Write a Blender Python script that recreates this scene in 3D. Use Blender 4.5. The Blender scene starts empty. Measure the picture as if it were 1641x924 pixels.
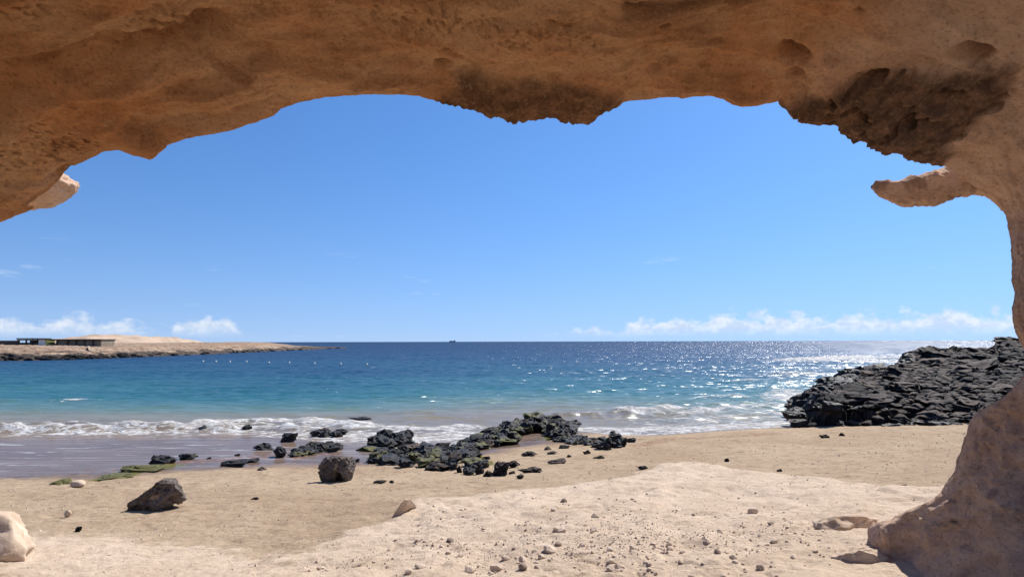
import bpy, math, random
import numpy as np
from mathutils import Matrix, Vector

random.seed(7)
RNG = np.random.default_rng(11)
SC = bpy.context.scene
COL = SC.collection

# ------------------------------------------------------------------ camera
CZ = 3.3                      # camera height above the sea, metres
LENS = 24.0
PITCH = math.radians(4.44)
ROLL = math.radians(-0.14)
PW, PH = 1641.0, 924.0
F = PW * LENS / 36.0          # focal length in photograph pixels
cam = bpy.data.cameras.new('camera')
cam.lens = LENS; cam.sensor_width = 36.0
cam.clip_start = 0.05; cam.clip_end = 120000.0
camo = bpy.data.objects.new('camera', cam); COL.objects.link(camo)
MROT = Matrix.Rotation(math.pi / 2 + PITCH, 3, 'X') @ Matrix.Rotation(ROLL, 3, 'Z')
camo.matrix_world = Matrix.Translation((0, 0, CZ)) @ MROT.to_4x4()
SC.camera = camo
R3 = np.array(MROT)

# ------------------------------------------------------------------ light
SUN_AZ = math.radians(43.0)   # to the right of the view direction (+Y)
SUN_EL = math.radians(48.0)
EXPOSURE = 0.50
SKY_STRENGTH = 0.085
SUN_STRENGTH = 5.0
SC.view_settings.view_transform = 'Standard'
SC.view_settings.look = 'None'
SC.view_settings.gamma = 1.0
SC.view_settings.exposure = EXPOSURE
SC.view_settings.use_curve_mapping = False
SC.render.engine = 'CYCLES'
SC.cycles.samples = 128
SC.cycles.use_denoising = True
SC.cycles.max_bounces = 8
SC.cycles.diffuse_bounces = 5
SC.cycles.sample_clamp_indirect = 6.0


class NT:
    """Small node-tree helper."""
    def __init__(self, tree):
        self.t = tree
        tree.nodes.clear()

    def n(self, kind, inp=None, **props):
        nd = self.t.nodes.new(kind)
        for k, v in props.items():
            setattr(nd, k, v)
        for k, v in (inp or {}).items():
            s = nd.inputs[k]
            if isinstance(v, bpy.types.NodeSocket):
                self.t.links.new(v, s)
            else:
                s.default_value = v
        return nd

    def math(self, op, a, b=0.0, c=0.0, clamp=False):
        nd = self.n('ShaderNodeMath', {0: a, 1: b, 2: c}, operation=op)
        nd.use_clamp = clamp
        return nd.outputs[0]

    def smooth(self, x, lo, hi, a=0.0, b=1.0):
        nd = self.n('ShaderNodeMapRange', {'Value': x, 'From Min': lo, 'From Max': hi, 'To Min': a, 'To Max': b})
        nd.interpolation_type = 'SMOOTHSTEP'
        return nd.outputs[0]

    def mix(self, f, a, b, kind='MIX'):
        nd = self.t.nodes.new('ShaderNodeMix')
        nd.data_type = 'RGBA'; nd.blend_type = kind
        for s, v in ((nd.inputs[0], f), (nd.inputs[6], a), (nd.inputs[7], b)):
            if isinstance(v, bpy.types.NodeSocket):
                self.t.links.new(v, s)
            else:
                s.default_value = (*v, 1.0) if isinstance(v, tuple) and len(v) == 3 else v
        return nd.outputs[2]

    def noise(self, vec, scale, detail=4.0, rough=0.55, dist=0.0, dims='3D'):
        nd = self.n('ShaderNodeTexNoise', {'Scale': scale, 'Detail': detail, 'Roughness': rough, 'Distortion': dist})
        nd.noise_dimensions = dims
        if vec is not None:
            self.t.links.new(vec, nd.inputs['Vector'])
        return nd.outputs[0]

    def mapping(self, vec, scale=(1, 1, 1), loc=(0, 0, 0), rot=(0, 0, 0)):
        nd = self.n('ShaderNodeMapping', {'Vector': vec, 'Scale': scale, 'Location': loc, 'Rotation': rot})
        return nd.outputs[0]

    def ramp(self, x, stops, interp='LINEAR'):
        nd = self.n('ShaderNodeValToRGB', {'Fac': x})
        cr = nd.color_ramp; cr.interpolation = interp
        while len(cr.elements) < len(stops):
            cr.elements.new(0.5)
        for e, (p, c) in zip(cr.elements, stops):
            e.position = p
            e.color = (*c, 1.0) if not isinstance(c, (int, float)) else (c, c, c, 1.0)
        return nd.outputs[0]

    def attr(self, name):
        return self.n('ShaderNodeAttribute', attribute_name=name).outputs['Fac']

    def bump(self, height, strength, dist, normal=None):
        i = {'Height': height, 'Strength': strength, 'Distance': dist}
        if normal is not None:
            i['Normal'] = normal
        return self.n('ShaderNodeBump', i).outputs[0]


# world: Nishita sky with a low bank of fair-weather clouds all round the horizon
world = bpy.data.worlds.new('World'); SC.world = world; world.use_nodes = True
w = NT(world.node_tree)
sky = w.n('ShaderNodeTexSky'); sky.sky_type = 'NISHITA'; sky.sun_disc = False
sky.sun_elevation = SUN_EL; sky.sun_rotation = SUN_AZ
sky.altitude = 0.0; sky.air_density = 1.0; sky.dust_density = 0.5; sky.ozone_density = 2.0
gen = w.n('ShaderNodeTexCoord').outputs['Generated']
sx = w.n('ShaderNodeSeparateXYZ', {0: gen})
lift = w.math('ADD', w.math('MULTIPLY', sx.outputs[2], 0.90), 0.10)      # clear maritime air: no yellow band at the horizon
w.t.links.new(w.n('ShaderNodeCombineXYZ', {0: sx.outputs[0], 1: sx.outputs[1], 2: lift}).outputs[0], sky.inputs[0])
skycol = w.mix(1.0, sky.outputs[0], (0.48, 0.81, 1.20), 'MULTIPLY')
az = w.math('MULTIPLY', w.math('ARCTAN2', sx.outputs[0], sx.outputs[1]), 57.29578)   # degrees right of +Y
el = w.math('MULTIPLY', w.math('ARCSINE', sx.outputs[2]), 57.29578)
cv = w.n('ShaderNodeCombineXYZ', {0: az, 1: w.math('MULTIPLY', el, 1.35), 2: 3.7}).outputs[0]
lumps = w.noise(cv, 0.62, 6.0, 0.56)
wide = w.noise(cv, 0.16, 3.0, 0.5)
# how high the bank reaches for each direction (degrees), right round the horizon
haze = w.n('ShaderNodeMath', {0: 2.718282, 1: w.math('MULTIPLY', w.math('ABSOLUTE', el), -0.21)}, operation='POWER').outputs[0]
skycol = w.mix(w.math('MULTIPLY', haze, 0.62), skycol, (4.5, 5.5, 7.6))
azn = w.math('DIVIDE', w.math('ADD', az, 180.0), 360.0)
A = lambda d: (d + 180.0) / 360.0
tops = w.ramp(azn, [(0.0, 0.42), (A(-120), 0.30), (A(-60), 0.40), (A(-40), 0.44), (A(-29.0), 0.40),
                    (A(-26.5), 0.20), (A(-25.2), 0.50), (A(-22.8), 0.46), (A(-21), 0.1), (A(-8), 0.08), (A(2), 0.12),
                    (A(7), 0.30), (A(15), 0.40), (A(19), 0.50), (A(26), 0.47), (A(33), 0.48), (A(45), 0.46),
                    (A(75), 0.30), (A(120), 0.44), (1.0, 0.42)], 'EASE')
topd = w.math('MULTIPLY', tops, 5.2)                      # degrees
rel = w.math('SUBTRACT', topd, el)
dens = w.math('ADD', w.math('MULTIPLY', rel, 0.52), w.math('MULTIPLY', w.math('SUBTRACT', lumps, 0.5), 2.0))
dens = w.math('ADD', dens, w.math('MULTIPLY', w.math('SUBTRACT', wide, 0.5), 0.8))
body = w.smooth(dens, 0.15, 0.62)
base = w.smooth(el, 0.15, 1.25)                           # the bank thins into the air over the horizon
shade = w.noise(w.mapping(cv, loc=(0.5, -0.5, 0.0)), 0.95, 5.0, 0.6)
ccol = w.mix(w.smooth(w.math('ADD', shade, w.math('MULTIPLY', rel, 0.05)), 0.42, 0.68), (7.6, 7.9, 8.3), (5.2, 6.2, 7.7))
wisp = w.noise(w.mapping(cv, scale=(0.45, 2.2, 1.0), loc=(11.0, 3.0, 0)), 0.33, 5.0, 0.6)
wm = w.math('MULTIPLY', w.smooth(wisp, 0.62, 0.74), w.math('MULTIPLY', w.smooth(el, 2.4, 4.0), w.smooth(el, 8.0, 5.5)))
cmask = w.math('MULTIPLY', w.math('MULTIPLY', body, base), 0.78)
skyc = w.mix(cmask, skycol, ccol)
skyc = w.mix(w.math('MULTIPLY', wm, 0.30), skyc, (7.6, 8.2, 9.2))
bg = w.n('ShaderNodeBackground', {'Color': skyc, 'Strength': SKY_STRENGTH})
w.n('ShaderNodeOutputWorld', {'Surface': bg.outputs[0]})

sun = bpy.data.lights.new('sun', 'SUN')
sun.energy = SUN_STRENGTH; sun.angle = math.radians(0.53); sun.color = (1.0, 0.955, 0.89)
suno = bpy.data.objects.new('sun', sun); COL.objects.link(suno)
SD = Vector((math.sin(SUN_AZ) * math.cos(SUN_EL), math.cos(SUN_AZ) * math.cos(SUN_EL), math.sin(SUN_EL)))
suno.rotation_euler = SD.to_track_quat('Z', 'Y').to_euler()
suno.location = (30, 30, 40)

# ------------------------------------------------------------------ numeric helpers
_perm = np.random.default_rng(5).permutation(256)
PERM = np.concatenate([_perm, _perm, _perm])
_g = np.random.default_rng(6).normal(size=(256, 3)); GRAD = _g / np.linalg.norm(_g, axis=1)[:, None]


def pnoise(p):
    """Gradient noise, p (n,3) -> about -1..1."""
    p = np.asarray(p, float)
    i = np.floor(p).astype(int); f = p - i
    u = f * f * f * (f * (f * 6 - 15) + 10)
    i &= 255
    out = 0.0
    for dx in (0, 1):
        wx = u[:, 0] if dx else 1 - u[:, 0]
        for dy in (0, 1):
            wy = u[:, 1] if dy else 1 - u[:, 1]
            for dz in (0, 1):
                wz = u[:, 2] if dz else 1 - u[:, 2]
                h = PERM[PERM[PERM[(i[:, 0] + dx) & 255] + ((i[:, 1] + dy) & 255)] + ((i[:, 2] + dz) & 255)]
                g = GRAD[h]
                d = g[:, 0] * (f[:, 0] - dx) + g[:, 1] * (f[:, 1] - dy) + g[:, 2] * (f[:, 2] - dz)
                out = out + wx * wy * wz * d
    return out * 1.6


def fbm(p, octv=4, gain=0.5, lac=2.03):
    p = np.asarray(p, float); a = 1.0; s = 0.0
    for k in range(octv):
        s = s + a * pnoise(p + 17.3 * k); p = p * lac; a *= gain
    return s


def worley(p):
    """Distance to the nearest and second nearest feature point."""
    p = np.asarray(p, float)
    i = np.floor(p).astype(int); f = p - i
    d1 = np.full(len(p), 9.0); d2 = np.full(len(p), 9.0)
    for dx in (-1, 0, 1):
        for dy in (-1, 0, 1):
            for dz in (-1, 0, 1):
                c = (i + (dx, dy, dz)) & 255
                h = PERM[PERM[PERM[c[:, 0]] + c[:, 1]] + c[:, 2]]
                q = np.stack([PERM[h] / 256.0, PERM[h + 37] / 256.0, PERM[h + 91] / 256.0], 1)
                d = np.sqrt(((q + (dx, dy, dz) - f) ** 2).sum(1))
                m = d < d1
                d2 = np.where(m, d1, np.minimum(d2, d)); d1 = np.where(m, d, d1)
    return d1, d2


def sstep(x, a, b):
    t = np.clip((np.asarray(x, float) - a) / (b - a), 0, 1)
    return t * t * (3 - 2 * t)


def ray(px, py):
    v = R3 @ np.array([(px - PW / 2) / F, (PH / 2 - py) / F, -1.0])
    return v


def at_depth(px, py, y):
    v = ray(px, py)
    return np.array([0, 0, CZ]) + v * (y / v[1])


def on_z(px, py, z):
    v = ray(px, py)
    return np.array([0, 0, CZ]) + v * ((z - CZ) / v[2])


def project(P):
    q = (np.asarray(P) - np.array([0, 0, CZ])) @ R3
    d = np.maximum(-q[:, 2], 1e-3)
    return PW / 2 + F * q[:, 0] / d, PH / 2 - F * q[:, 1] / d


def poly_dist(px, py, pts):
    """Distance to a polyline and the side-free nearest parameter."""
    best = np.full(np.shape(px), 1e9)
    for (ax, ay), (bx, by) in zip(pts[:-1], pts[1:]):
        dx, dy = bx - ax, by - ay
        t = np.clip(((px - ax) * dx + (py - ay) * dy) / (dx * dx + dy * dy + 1e-9), 0, 1)
        best = np.minimum(best, np.hypot(px - ax - t * dx, py - ay - t * dy))
    return best


def inside(px, py, pts):
    r = np.zeros(np.shape(px), bool)
    n = len(pts)
    for k in range(n):
        x1, y1 = pts[k]; x2, y2 = pts[(k + 1) % n]
        c = ((y1 > py) != (y2 > py)) & (px < (x2 - x1) * (py - y1) / (y2 - y1 + 1e-12) + x1)
        r ^= c
    return r


def mesh_np(name, V, Q, mats, attrs=None, smooth=True, tris=False):
    """Mesh from arrays: V (n,3), Q (m,4) or (m,3)."""
    me = bpy.data.meshes.new(name)
    V = np.asarray(V, np.float32); Q = np.asarray(Q, np.int32)
    k = Q.shape[1]
    me.vertices.add(len(V)); me.vertices.foreach_set('co', V.ravel())
    me.loops.add(Q.size); me.loops.foreach_set('vertex_index', Q.ravel())
    me.polygons.add(len(Q))
    me.polygons.foreach_set('loop_start', np.arange(0, Q.size, k, dtype=np.int32))
    me.polygons.foreach_set('loop_total', np.full(len(Q), k, np.int32))
    me.polygons.foreach_set('use_smooth', np.full(len(Q), smooth, bool))
    me.update(calc_edges=True)
    for an, av in (attrs or {}).items():
        a = me.attributes.new(an, 'FLOAT', 'POINT')
        a.data.foreach_set('value', np.asarray(av, np.float32))
    for m in (mats if isinstance(mats, (list, tuple)) else [mats]):
        me.materials.append(m)
    return me


def grid_quads(nr, nc, wrap=False):
    a = np.arange(nr * nc).reshape(nr, nc)
    if wrap:
        b = np.roll(a, -1, axis=1)
        return np.stack([a[:-1], b[:-1], b[1:], a[1:]], -1).reshape(-1, 4)
    return np.stack([a[:-1, :-1], a[:-1, 1:], a[1:, 1:], a[1:, :-1]], -1).reshape(-1, 4)


def tag(o, label=None, cat=None, group=None, kind=None):
    if label: o['label'] = label
    if cat: o['category'] = cat
    if group: o['group'] = group
    if kind: o['kind'] = kind
    return o


def link(name, me, parent=None, loc=None):
    o = bpy.data.objects.new(name, me); COL.objects.link(o)
    if parent is not None: o.parent = parent
    if loc is not None: o.location = loc
    return o


def empty(name, loc=(0, 0, 0)):
    o = bpy.data.objects.new(name, None); COL.objects.link(o)
    o.location = loc; o.empty_display_size = 0.3
    return o


# ------------------------------------------------------------------ materials
def material(name):
    m = bpy.data.materials.new(name); m.use_nodes = True
    return m, NT(m.node_tree)


def finish(t, col, rough, normal=None, **kw):
    i = {'Base Color': col, 'Roughness': rough}
    if normal is not None: i['Normal'] = normal
    i.update(kw)
    b = t.n('ShaderNodeBsdfPrincipled', i)
    t.n('ShaderNodeOutputMaterial', {'Surface': b.outputs[0]})
    return b


def mat_sandstone():
    m, t = material('sandstone')
    co = t.n('ShaderNodeTexCoord').outputs['Object']
    big = t.noise(co, 0.9, 4, 0.55, 0.6)
    mid = t.noise(t.mapping(co, scale=(1, 1, 2.2)), 5.0, 6, 0.62, 0.3)
    fine = t.noise(co, 42.0, 5, 0.65)
    c = t.mix(t.smooth(big, 0.34, 0.66), (0.55, 0.245, 0.098), (0.56, 0.31, 0.155))
    c = t.mix(t.smooth(mid, 0.50, 0.70), c, (0.38, 0.18, 0.078))
    c = t.mix(t.math('MULTIPLY', t.smooth(mid, 0.46, 0.30), 0.6), c, (0.64, 0.38, 0.195))
    c = t.mix(t.smooth(t.attr('band'), 0.05, 0.55, 0.0, 0.55), c, (0.30, 0.135, 0.058))
    c = t.mix(t.smooth(t.attr('band'), -0.05, -0.5, 0.0, 0.45), c, (0.60, 0.37, 0.20))
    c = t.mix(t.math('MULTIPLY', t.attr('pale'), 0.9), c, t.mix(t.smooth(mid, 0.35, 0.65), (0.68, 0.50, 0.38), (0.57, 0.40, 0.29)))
    crust = t.mix(t.smooth(t.noise(co, 9.0, 5, 0.6), 0.4, 0.62), (0.050, 0.026, 0.016), (0.18, 0.092, 0.050))
    c = t.mix(t.math('MULTIPLY', t.attr('crust'), 0.85), c, crust)
    c = t.mix(t.math('MULTIPLY', t.smooth(fine, 0.52, 0.66), 0.42), c, (0.15, 0.072, 0.033))
    c = t.mix(t.math('MULTIPLY', t.smooth(fine, 0.46, 0.32), 0.30), c, (0.66, 0.42, 0.25))
    h1 = t.noise(t.mapping(co, scale=(1, 1, 1.7)), 22.0, 7, 0.68, 0.2)
    nb = t.bump(h1, 0.95, 0.035)
    h2 = t.noise(co, 110.0, 4, 0.7)
    nb = t.bump(h2, 0.55, 0.006, nb)
    finish(t, c, 0.95, nb, **{'Specular IOR Level': 0.15})
    return m


def mat_sand():
    m, t = material('beach_sand')
    co = t.n('ShaderNodeTexCoord').outputs['Object']
    big = t.noise(co, 0.45, 5, 0.55, 0.5)
    mid = t.noise(t.mapping(co, scale=(1.0, 1.6, 1.0)), 3.2, 6, 0.62)
    fine = t.noise(co, 38.0, 5, 0.7)
    c = t.mix(t.smooth(big, 0.34, 0.66), (0.36, 0.262, 0.172), (0.42, 0.318, 0.215))
    c = t.mix(t.math('MULTIPLY', t.smooth(mid, 0.48, 0.70), 0.75), c, (0.27, 0.185, 0.122))
    c = t.mix(t.math('MULTIPLY', t.smooth(t.noise(t.mapping(co, scale=(0.7, 1.6, 1)), 11.0, 5, 0.7), 0.54, 0.68), 0.55), c, (0.20, 0.14, 0.10))
    slabc = t.mix(t.smooth(t.noise(co, 1.4, 6, 0.62, 0.6), 0.38, 0.64), (0.52, 0.402, 0.297), (0.58, 0.457, 0.343))
    slab = t.smooth(t.math('ADD', t.attr('slab'), t.math('MULTIPLY', t.math('SUBTRACT', mid, 0.5), 0.9)), 0.35, 0.62)
    c = t.mix(slab, c, slabc)
    speck = t.noise(co, 85.0, 3, 0.7)
    c = t.mix(t.math('MULTIPLY', t.smooth(speck, 0.60, 0.70), 0.5), c, (0.16, 0.115, 0.085))
    c = t.mix(t.math('MULTIPLY', t.smooth(speck, 0.38, 0.30), 0.4), c, (0.70, 0.58, 0.47))
    wet = t.attr('wet')
    wetn = t.smooth(t.math('ADD', wet, t.math('MULTIPLY', t.math('SUBTRACT', t.noise(t.mapping(co, scale=(0.5, 1.3, 1)), 1.3, 5, 0.6), 0.5), 0.5)), 0.30, 0.75)
    c = t.mix(wetn, c, t.mix(t.smooth(t.noise(t.mapping(co, scale=(0.25, 2.0, 1)), 1.5, 5, 0.6), 0.4, 0.7), (0.125, 0.086, 0.062), (0.19, 0.132, 0.10)))
    red = t.smooth(t.math('ADD', t.attr('red'), t.math('MULTIPLY', t.math('SUBTRACT', t.noise(co, 7.0, 6, 0.7), 0.5), 1.6)), 0.45, 0.75)
    c = t.mix(t.math('MULTIPLY', red, 0.55), c, (0.20, 0.10, 0.060))
    moss = t.smooth(t.math('ADD', t.attr('moss'), t.math('MULTIPLY', t.math('SUBTRACT', t.noise(co, 5.0, 6, 0.7), 0.5), 1.5)), 0.45, 0.7)
    c = t.mix(t.math('MULTIPLY', moss, 0.9), c, t.mix(fine, (0.055, 0.06, 0.012), (0.19, 0.17, 0.05)))
    swash = t.noise(t.mapping(co, scale=(0.22, 1.7, 1), rot=(0, 0, 0.25)), 2.0, 6, 0.62, 1.2)
    sw = t.math('MULTIPLY', t.math('MULTIPLY', t.smooth(swash, 0.575, 0.66), wetn), t.attr('swash'))
    c = t.mix(t.math('MULTIPLY', sw, 0.5), c, (0.72, 0.72, 0.72))
    rough = t.n('ShaderNodeMapRange', {'Value': wetn, 'From Min': 0.0, 'From Max': 1.0, 'To Min': 0.95, 'To Max': 0.22}).outputs[0]
    h = t.math('ADD', t.noise(co, 20.0, 7, 0.7), t.math('MULTIPLY', t.noise(co, 120.0, 3, 0.7), 0.35))
    bs = t.n('ShaderNodeMapRange', {'Value': wetn, 'From Min': 0.0, 'From Max': 1.0, 'To Min': 0.9, 'To Max': 0.015}).outputs[0]
    nb = t.bump(h, bs, 0.03)
    finish(t, c, rough, nb, **{'IOR': 1.2, 'Specular IOR Level': t.n('ShaderNodeMapRange', {'Value': wetn, 'To Min': 0.15, 'To Max': 0.14}).outputs[0]})
    return m


def mat_sea():
    m, t = material('sea_water')
    co = t.n('ShaderNodeTexCoord').outputs['Object']
    d = t.attr('deep')
    streak = t.noise(t.mapping(co, scale=(0.02, 0.09, 1)), 1.0, 5, 0.6)
    dd = t.math('ADD', d, t.math('MULTIPLY', t.math('SUBTRACT', streak, 0.5), 0.22))
    c = t.ramp(dd, [(0.0, (0.20, 0.155, 0.115)), (0.10, (0.165, 0.165, 0.13)), (0.22, (0.085, 0.155, 0.148)), (0.36, (0.024, 0.108, 0.132)),
                    (0.52, (0.008, 0.064, 0.105)), (0.70, (0.004, 0.038, 0.088)), (0.86, (0.003, 0.026, 0.072)), (1.0, (0.003, 0.022, 0.062))])
    # foam: attribute says where, fine noise breaks it into lace
    n1 = t.noise(t.mapping(co, scale=(0.55, 1.0, 1)), 2.6, 7, 0.68, 0.8)
    n2 = t.n('ShaderNodeTexVoronoi', {'Vector': t.mapping(co, scale=(0.6, 1.0, 1)), 'Scale': 2.4, 'Randomness': 1.0}, feature='DISTANCE_TO_EDGE').outputs[0]
    lace = t.math('MULTIPLY', t.smooth(n2, 0.16, 0.0), 0.25)
    fo = t.math('ADD', t.attr('foam'), t.math('ADD', t.math('MULTIPLY', t.math('SUBTRACT', n1, 0.5), 3.0), lace))
    foam = t.smooth(fo, 0.58, 0.95)
    caps = t.noise(t.mapping(co, scale=(0.05, 0.16, 1), loc=(3, 1, 0)), 3.2, 5, 0.62)
    cap = t.math('MULTIPLY', t.smooth(caps, 0.705, 0.75), t.smooth(d, 0.15, 0.4))
    foam = t.math('MAXIMUM', foam, t.math('MULTIPLY', cap, 0.75))
    c = t.mix(foam, c, t.mix(t.smooth(t.noise(co, 3.5, 6, 0.7), 0.40, 0.62), (0.66, 0.655, 0.64), (0.40, 0.36, 0.315)))
    def slope(scale, sc, amp, seed):
        nd = t.n('ShaderNodeTexNoise', {'Vector': t.mapping(co, scale=sc, loc=(seed, seed, 0)), 'Scale': scale, 'Detail': 2.0, 'Roughness': 0.6})
        v = t.n('ShaderNodeVectorMath', {0: nd.outputs['Color'], 1: (0.5, 0.5, 0.5)}, operation='SUBTRACT').outputs[0]
        return t.n('ShaderNodeVectorMath', {0: v, 1: amp}, operation='MULTIPLY').outputs[0]
    gn_ = t.n('ShaderNodeNewGeometry').outputs['Normal']
    calm = t.smooth(d, 0.02, 0.25, 0.45, 1.0)
    v1 = slope(1.7, (0.5, 1.1, 1), (2.6, 3.0, 0.0), 3.0)
    v2 = slope(0.30, (0.35, 1.0, 1), (0.9, 1.5, 0.0), 9.0)
    v12 = t.n('ShaderNodeVectorMath', {0: v1, 1: v2}, operation='ADD').outputs[0]
    v12 = t.n('ShaderNodeVectorMath', {0: v12, 'Scale': calm}, operation='SCALE').outputs[0]
    nb = t.n('ShaderNodeVectorMath', {0: t.n('ShaderNodeVectorMath', {0: gn_, 1: v12}, operation='ADD').outputs[0]}, operation='NORMALIZE').outputs[0]
    dif = t.n('ShaderNodeBsdfDiffuse', {'Color': c, 'Normal': t.bump(n1, t.math('MULTIPLY', foam, 0.9), 0.3)})
    glo = t.n('ShaderNodeBsdfGlossy', {'Color': (0.95, 0.97, 1.0, 1.0), 'Roughness': 0.24, 'Normal': nb})
    fr = t.n('ShaderNodeFresnel', {'IOR': 1.33, 'Normal': nb}).outputs[0]
    # a ruffled sea hides its own grazing facets, so the mirror share stays moderate
    fac = t.math('MULTIPLY', t.math('MINIMUM', fr, 0.21), t.math('SUBTRACT', 1.0, t.math('MULTIPLY', foam, 0.9)))
    ms = t.n('ShaderNodeMixShader', {0: fac, 1: dif.outputs[0], 2: glo.outputs[0]})
    t.n('ShaderNodeOutputMaterial', {'Surface': ms.outputs[0]})
    return m


def mat_lava(name='lava', wet=False, moss=0.0):
    m, t = material(name)
    co = t.n('ShaderNodeTexCoord').outputs['Object']
    geo = t.n('ShaderNodeNewGeometry')
    pos = geo.outputs['Position']
    oi = t.n('ShaderNodeObjectInfo').outputs['Random']
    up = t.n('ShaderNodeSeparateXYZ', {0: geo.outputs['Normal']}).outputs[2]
    n = t.noise(pos, 3.5, 6, 0.65)
    f = t.noise(pos, 26.0, 6, 0.72)
    if wet:
        c = t.mix(t.smooth(n, 0.35, 0.65), (0.009, 0.008, 0.009), (0.026, 0.022, 0.021))
    else:
        lit_dry_top = t.math('MULTIPLY', t.smooth(t.math('ADD', t.math('MULTIPLY', t.math('SUBTRACT', oi, 0.5), 0.6), n), 0.30, 0.62), t.smooth(up, 0.25, 0.85))  # upward faces coloured lighter brown as if sunlit, broken up by patchy weathering
        c = t.mix(lit_dry_top, (0.011, 0.009, 0.009), (0.125, 0.092, 0.073))
    c = t.mix(t.math('MULTIPLY', t.smooth(f, 0.5, 0.68), 0.7), c, (0.010, 0.009, 0.009))
    c = t.mix(t.math('MULTIPLY', t.smooth(f, 0.42, 0.30), 0.35), c, (0.15, 0.125, 0.105))
    if moss > 0:
        mm = t.smooth(t.math('ADD', t.noise(pos, 1.1, 5, 0.65), t.math('MULTIPLY', up, 0.10)), 0.66 - moss, 0.74 - moss)
        c = t.mix(t.math('MULTIPLY', mm, 0.9), c, t.mix(f, (0.060, 0.060, 0.009), (0.22, 0.19, 0.04)))
    h = t.math('ADD', t.noise(pos, 14.0, 7, 0.72), t.math('MULTIPLY', t.smooth(t.noise(pos, 42.0, 3, 0.6), 0.5, 0.3), 0.3))
    nb = t.bump(h, 0.9, 0.05)
    finish(t, c, 0.5 if wet else 0.8, nb, **{'Specular IOR Level': 0.3 if wet else 0.2})
    return m


def mat_plain(name, c1, c2, scale=6.0, rough=0.9, bump=0.3, bd=0.02):
    m, t = material(name)
    co = t.n('ShaderNodeTexCoord').outputs['Object']
    n = t.noise(co, scale, 6, 0.62)
    c = t.mix(t.smooth(n, 0.36, 0.64), c1, c2)
    nb = t.bump(t.noise(co, scale * 4, 6, 0.7), bump, bd)
    finish(t, c, rough, nb, **{'Specular IOR Level': 0.2})
    return m


M_STONE = mat_sandstone()
M_SAND = mat_sand()
M_SEA = mat_sea()
M_LAVA = mat_lava('lava_dry_lit_tops')
M_LAVAWET = mat_lava('lava_wet', wet=True)
M_LAVAMOSS = mat_lava('lava_mossy', wet=True, moss=0.13)
M_MOSSY = mat_lava('lava_algae_covered', wet=True, moss=0.34)

# ------------------------------------------------------------------ ground height
CTRL_PX = [  # photograph pixel of a ground point and its height above the sea
    (-200, 700, -.05), (0, 699, -.02), (200, 699, -.02), (420, 697, -.05), (0, 735, .14), (200, 735, .15), (-200, 745, .18),
    (0, 766, .30), (150, 766, .30), (-250, 775, .34), (290, 750, .26), (420, 733, .17), (520, 728, .16), (520, 705, -.02),
    (600, 745, .30), (640, 700, -.08), (590, 722, .03), (690, 700, -.10), (740, 690, -.10), (745, 715, .02), (690, 722, .08),
    (850, 720, .36), (895, 692, .27), (840, 680, -.02), (900, 672, -.12), (960, 690, -.10), (790, 745, .42), (960, 722, .38), (1010, 708, .30), (1000, 697, -.02),
    (1130, 698, .33), (1255, 690, .33), (1130, 690, -.05), (1255, 683, -.05), (1400, 686, .42), (1540, 684, .52), (1641, 690, .60), (1850, 690, .9),
    (0, 820, .72), (240, 822, .80), (0, 870, 1.02), (0, 924, 1.25), (-300, 924, 1.35), (-300, 850, 1.0),
    (535, 775, .60), (400, 790, .68), (240, 770, .42), (400, 850, .98), (250, 900, 1.18), (420, 924, 1.28), (700, 765, .60),
    (820, 772, .68), (1000, 745, .60), (1180, 735, .66), (1300, 730, .74), (1530, 740, .92), (1150, 712, .48), (1400, 705, .56),
    (660, 815, 1.06), (820, 795, .98), (1050, 755, .86), (1200, 800, 1.22), (1200, 770, 1.02), (1450, 800, 1.33), (1600, 800, 1.4),
    (820, 860, 1.32), (640, 870, 1.20), (620, 924, 1.38), (820, 924, 1.46), (1000, 860, 1.38), (1200, 924, 1.60), (1200, 860, 1.45), (1400, 900, 1.63), (1600, 924, 1.70),
]
CTRL_W = [(-4, 3, 1.55), (0, 3, 1.62), (4, 3, 1.75), (-6, 0, 1.65), (0, 0, 1.68), (5, 0, 1.8), (-25, 0, 2.2), (25, 0, 2.2), (0, -8, 1.9), (-20, -15, 2.4), (20, -15, 2.4), (0, -20, 2.4),
          (-25, 33, -1.2), (-10, 33, -1.3), (0, 33, -1.2), (10, 33, -1.0), (-25, 45, -2.5), (0, 45, -2.5), (20, 45, -1.5), (30, 30, .6), (30, 15, 1.4), (-30, 12, .9), (-30, 20, .2),
          (6, 29, -.7), (-6, 29, -.7), (-16, 29.5, -.7), (14, 28, .1)]
CP = np.array([on_z(a, b, z) for a, b, z in CTRL_PX] + [list(c) for c in CTRL_W])


def _tps_k(r2):
    return 0.5 * r2 * np.log(r2 + 1e-9)


_n = len(CP)
_K = _tps_k(((CP[:, None, :2] - CP[None, :, :2]) ** 2).sum(-1)) + np.eye(_n) * 0.6
_P = np.c_[np.ones(_n), CP[:, :2]]
_A = np.block([[_K, _P], [_P.T, np.zeros((3, 3))]])
_S = np.linalg.solve(_A, np.r_[CP[:, 2], 0, 0, 0])


def tps(x, y):
    x = np.clip(np.asarray(x, float).ravel(), -28, 30); y = np.clip(np.asarray(y, float).ravel(), -18, 44)
    out = np.full(x.shape, _S[_n]) + _S[_n + 1] * x + _S[_n + 2] * y
    for k in range(_n):
        out += _S[k] * _tps_k((x - CP[k, 0]) ** 2 + (y - CP[k, 1]) ** 2)
    return np.clip(out, -3.5, 3.0)


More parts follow.
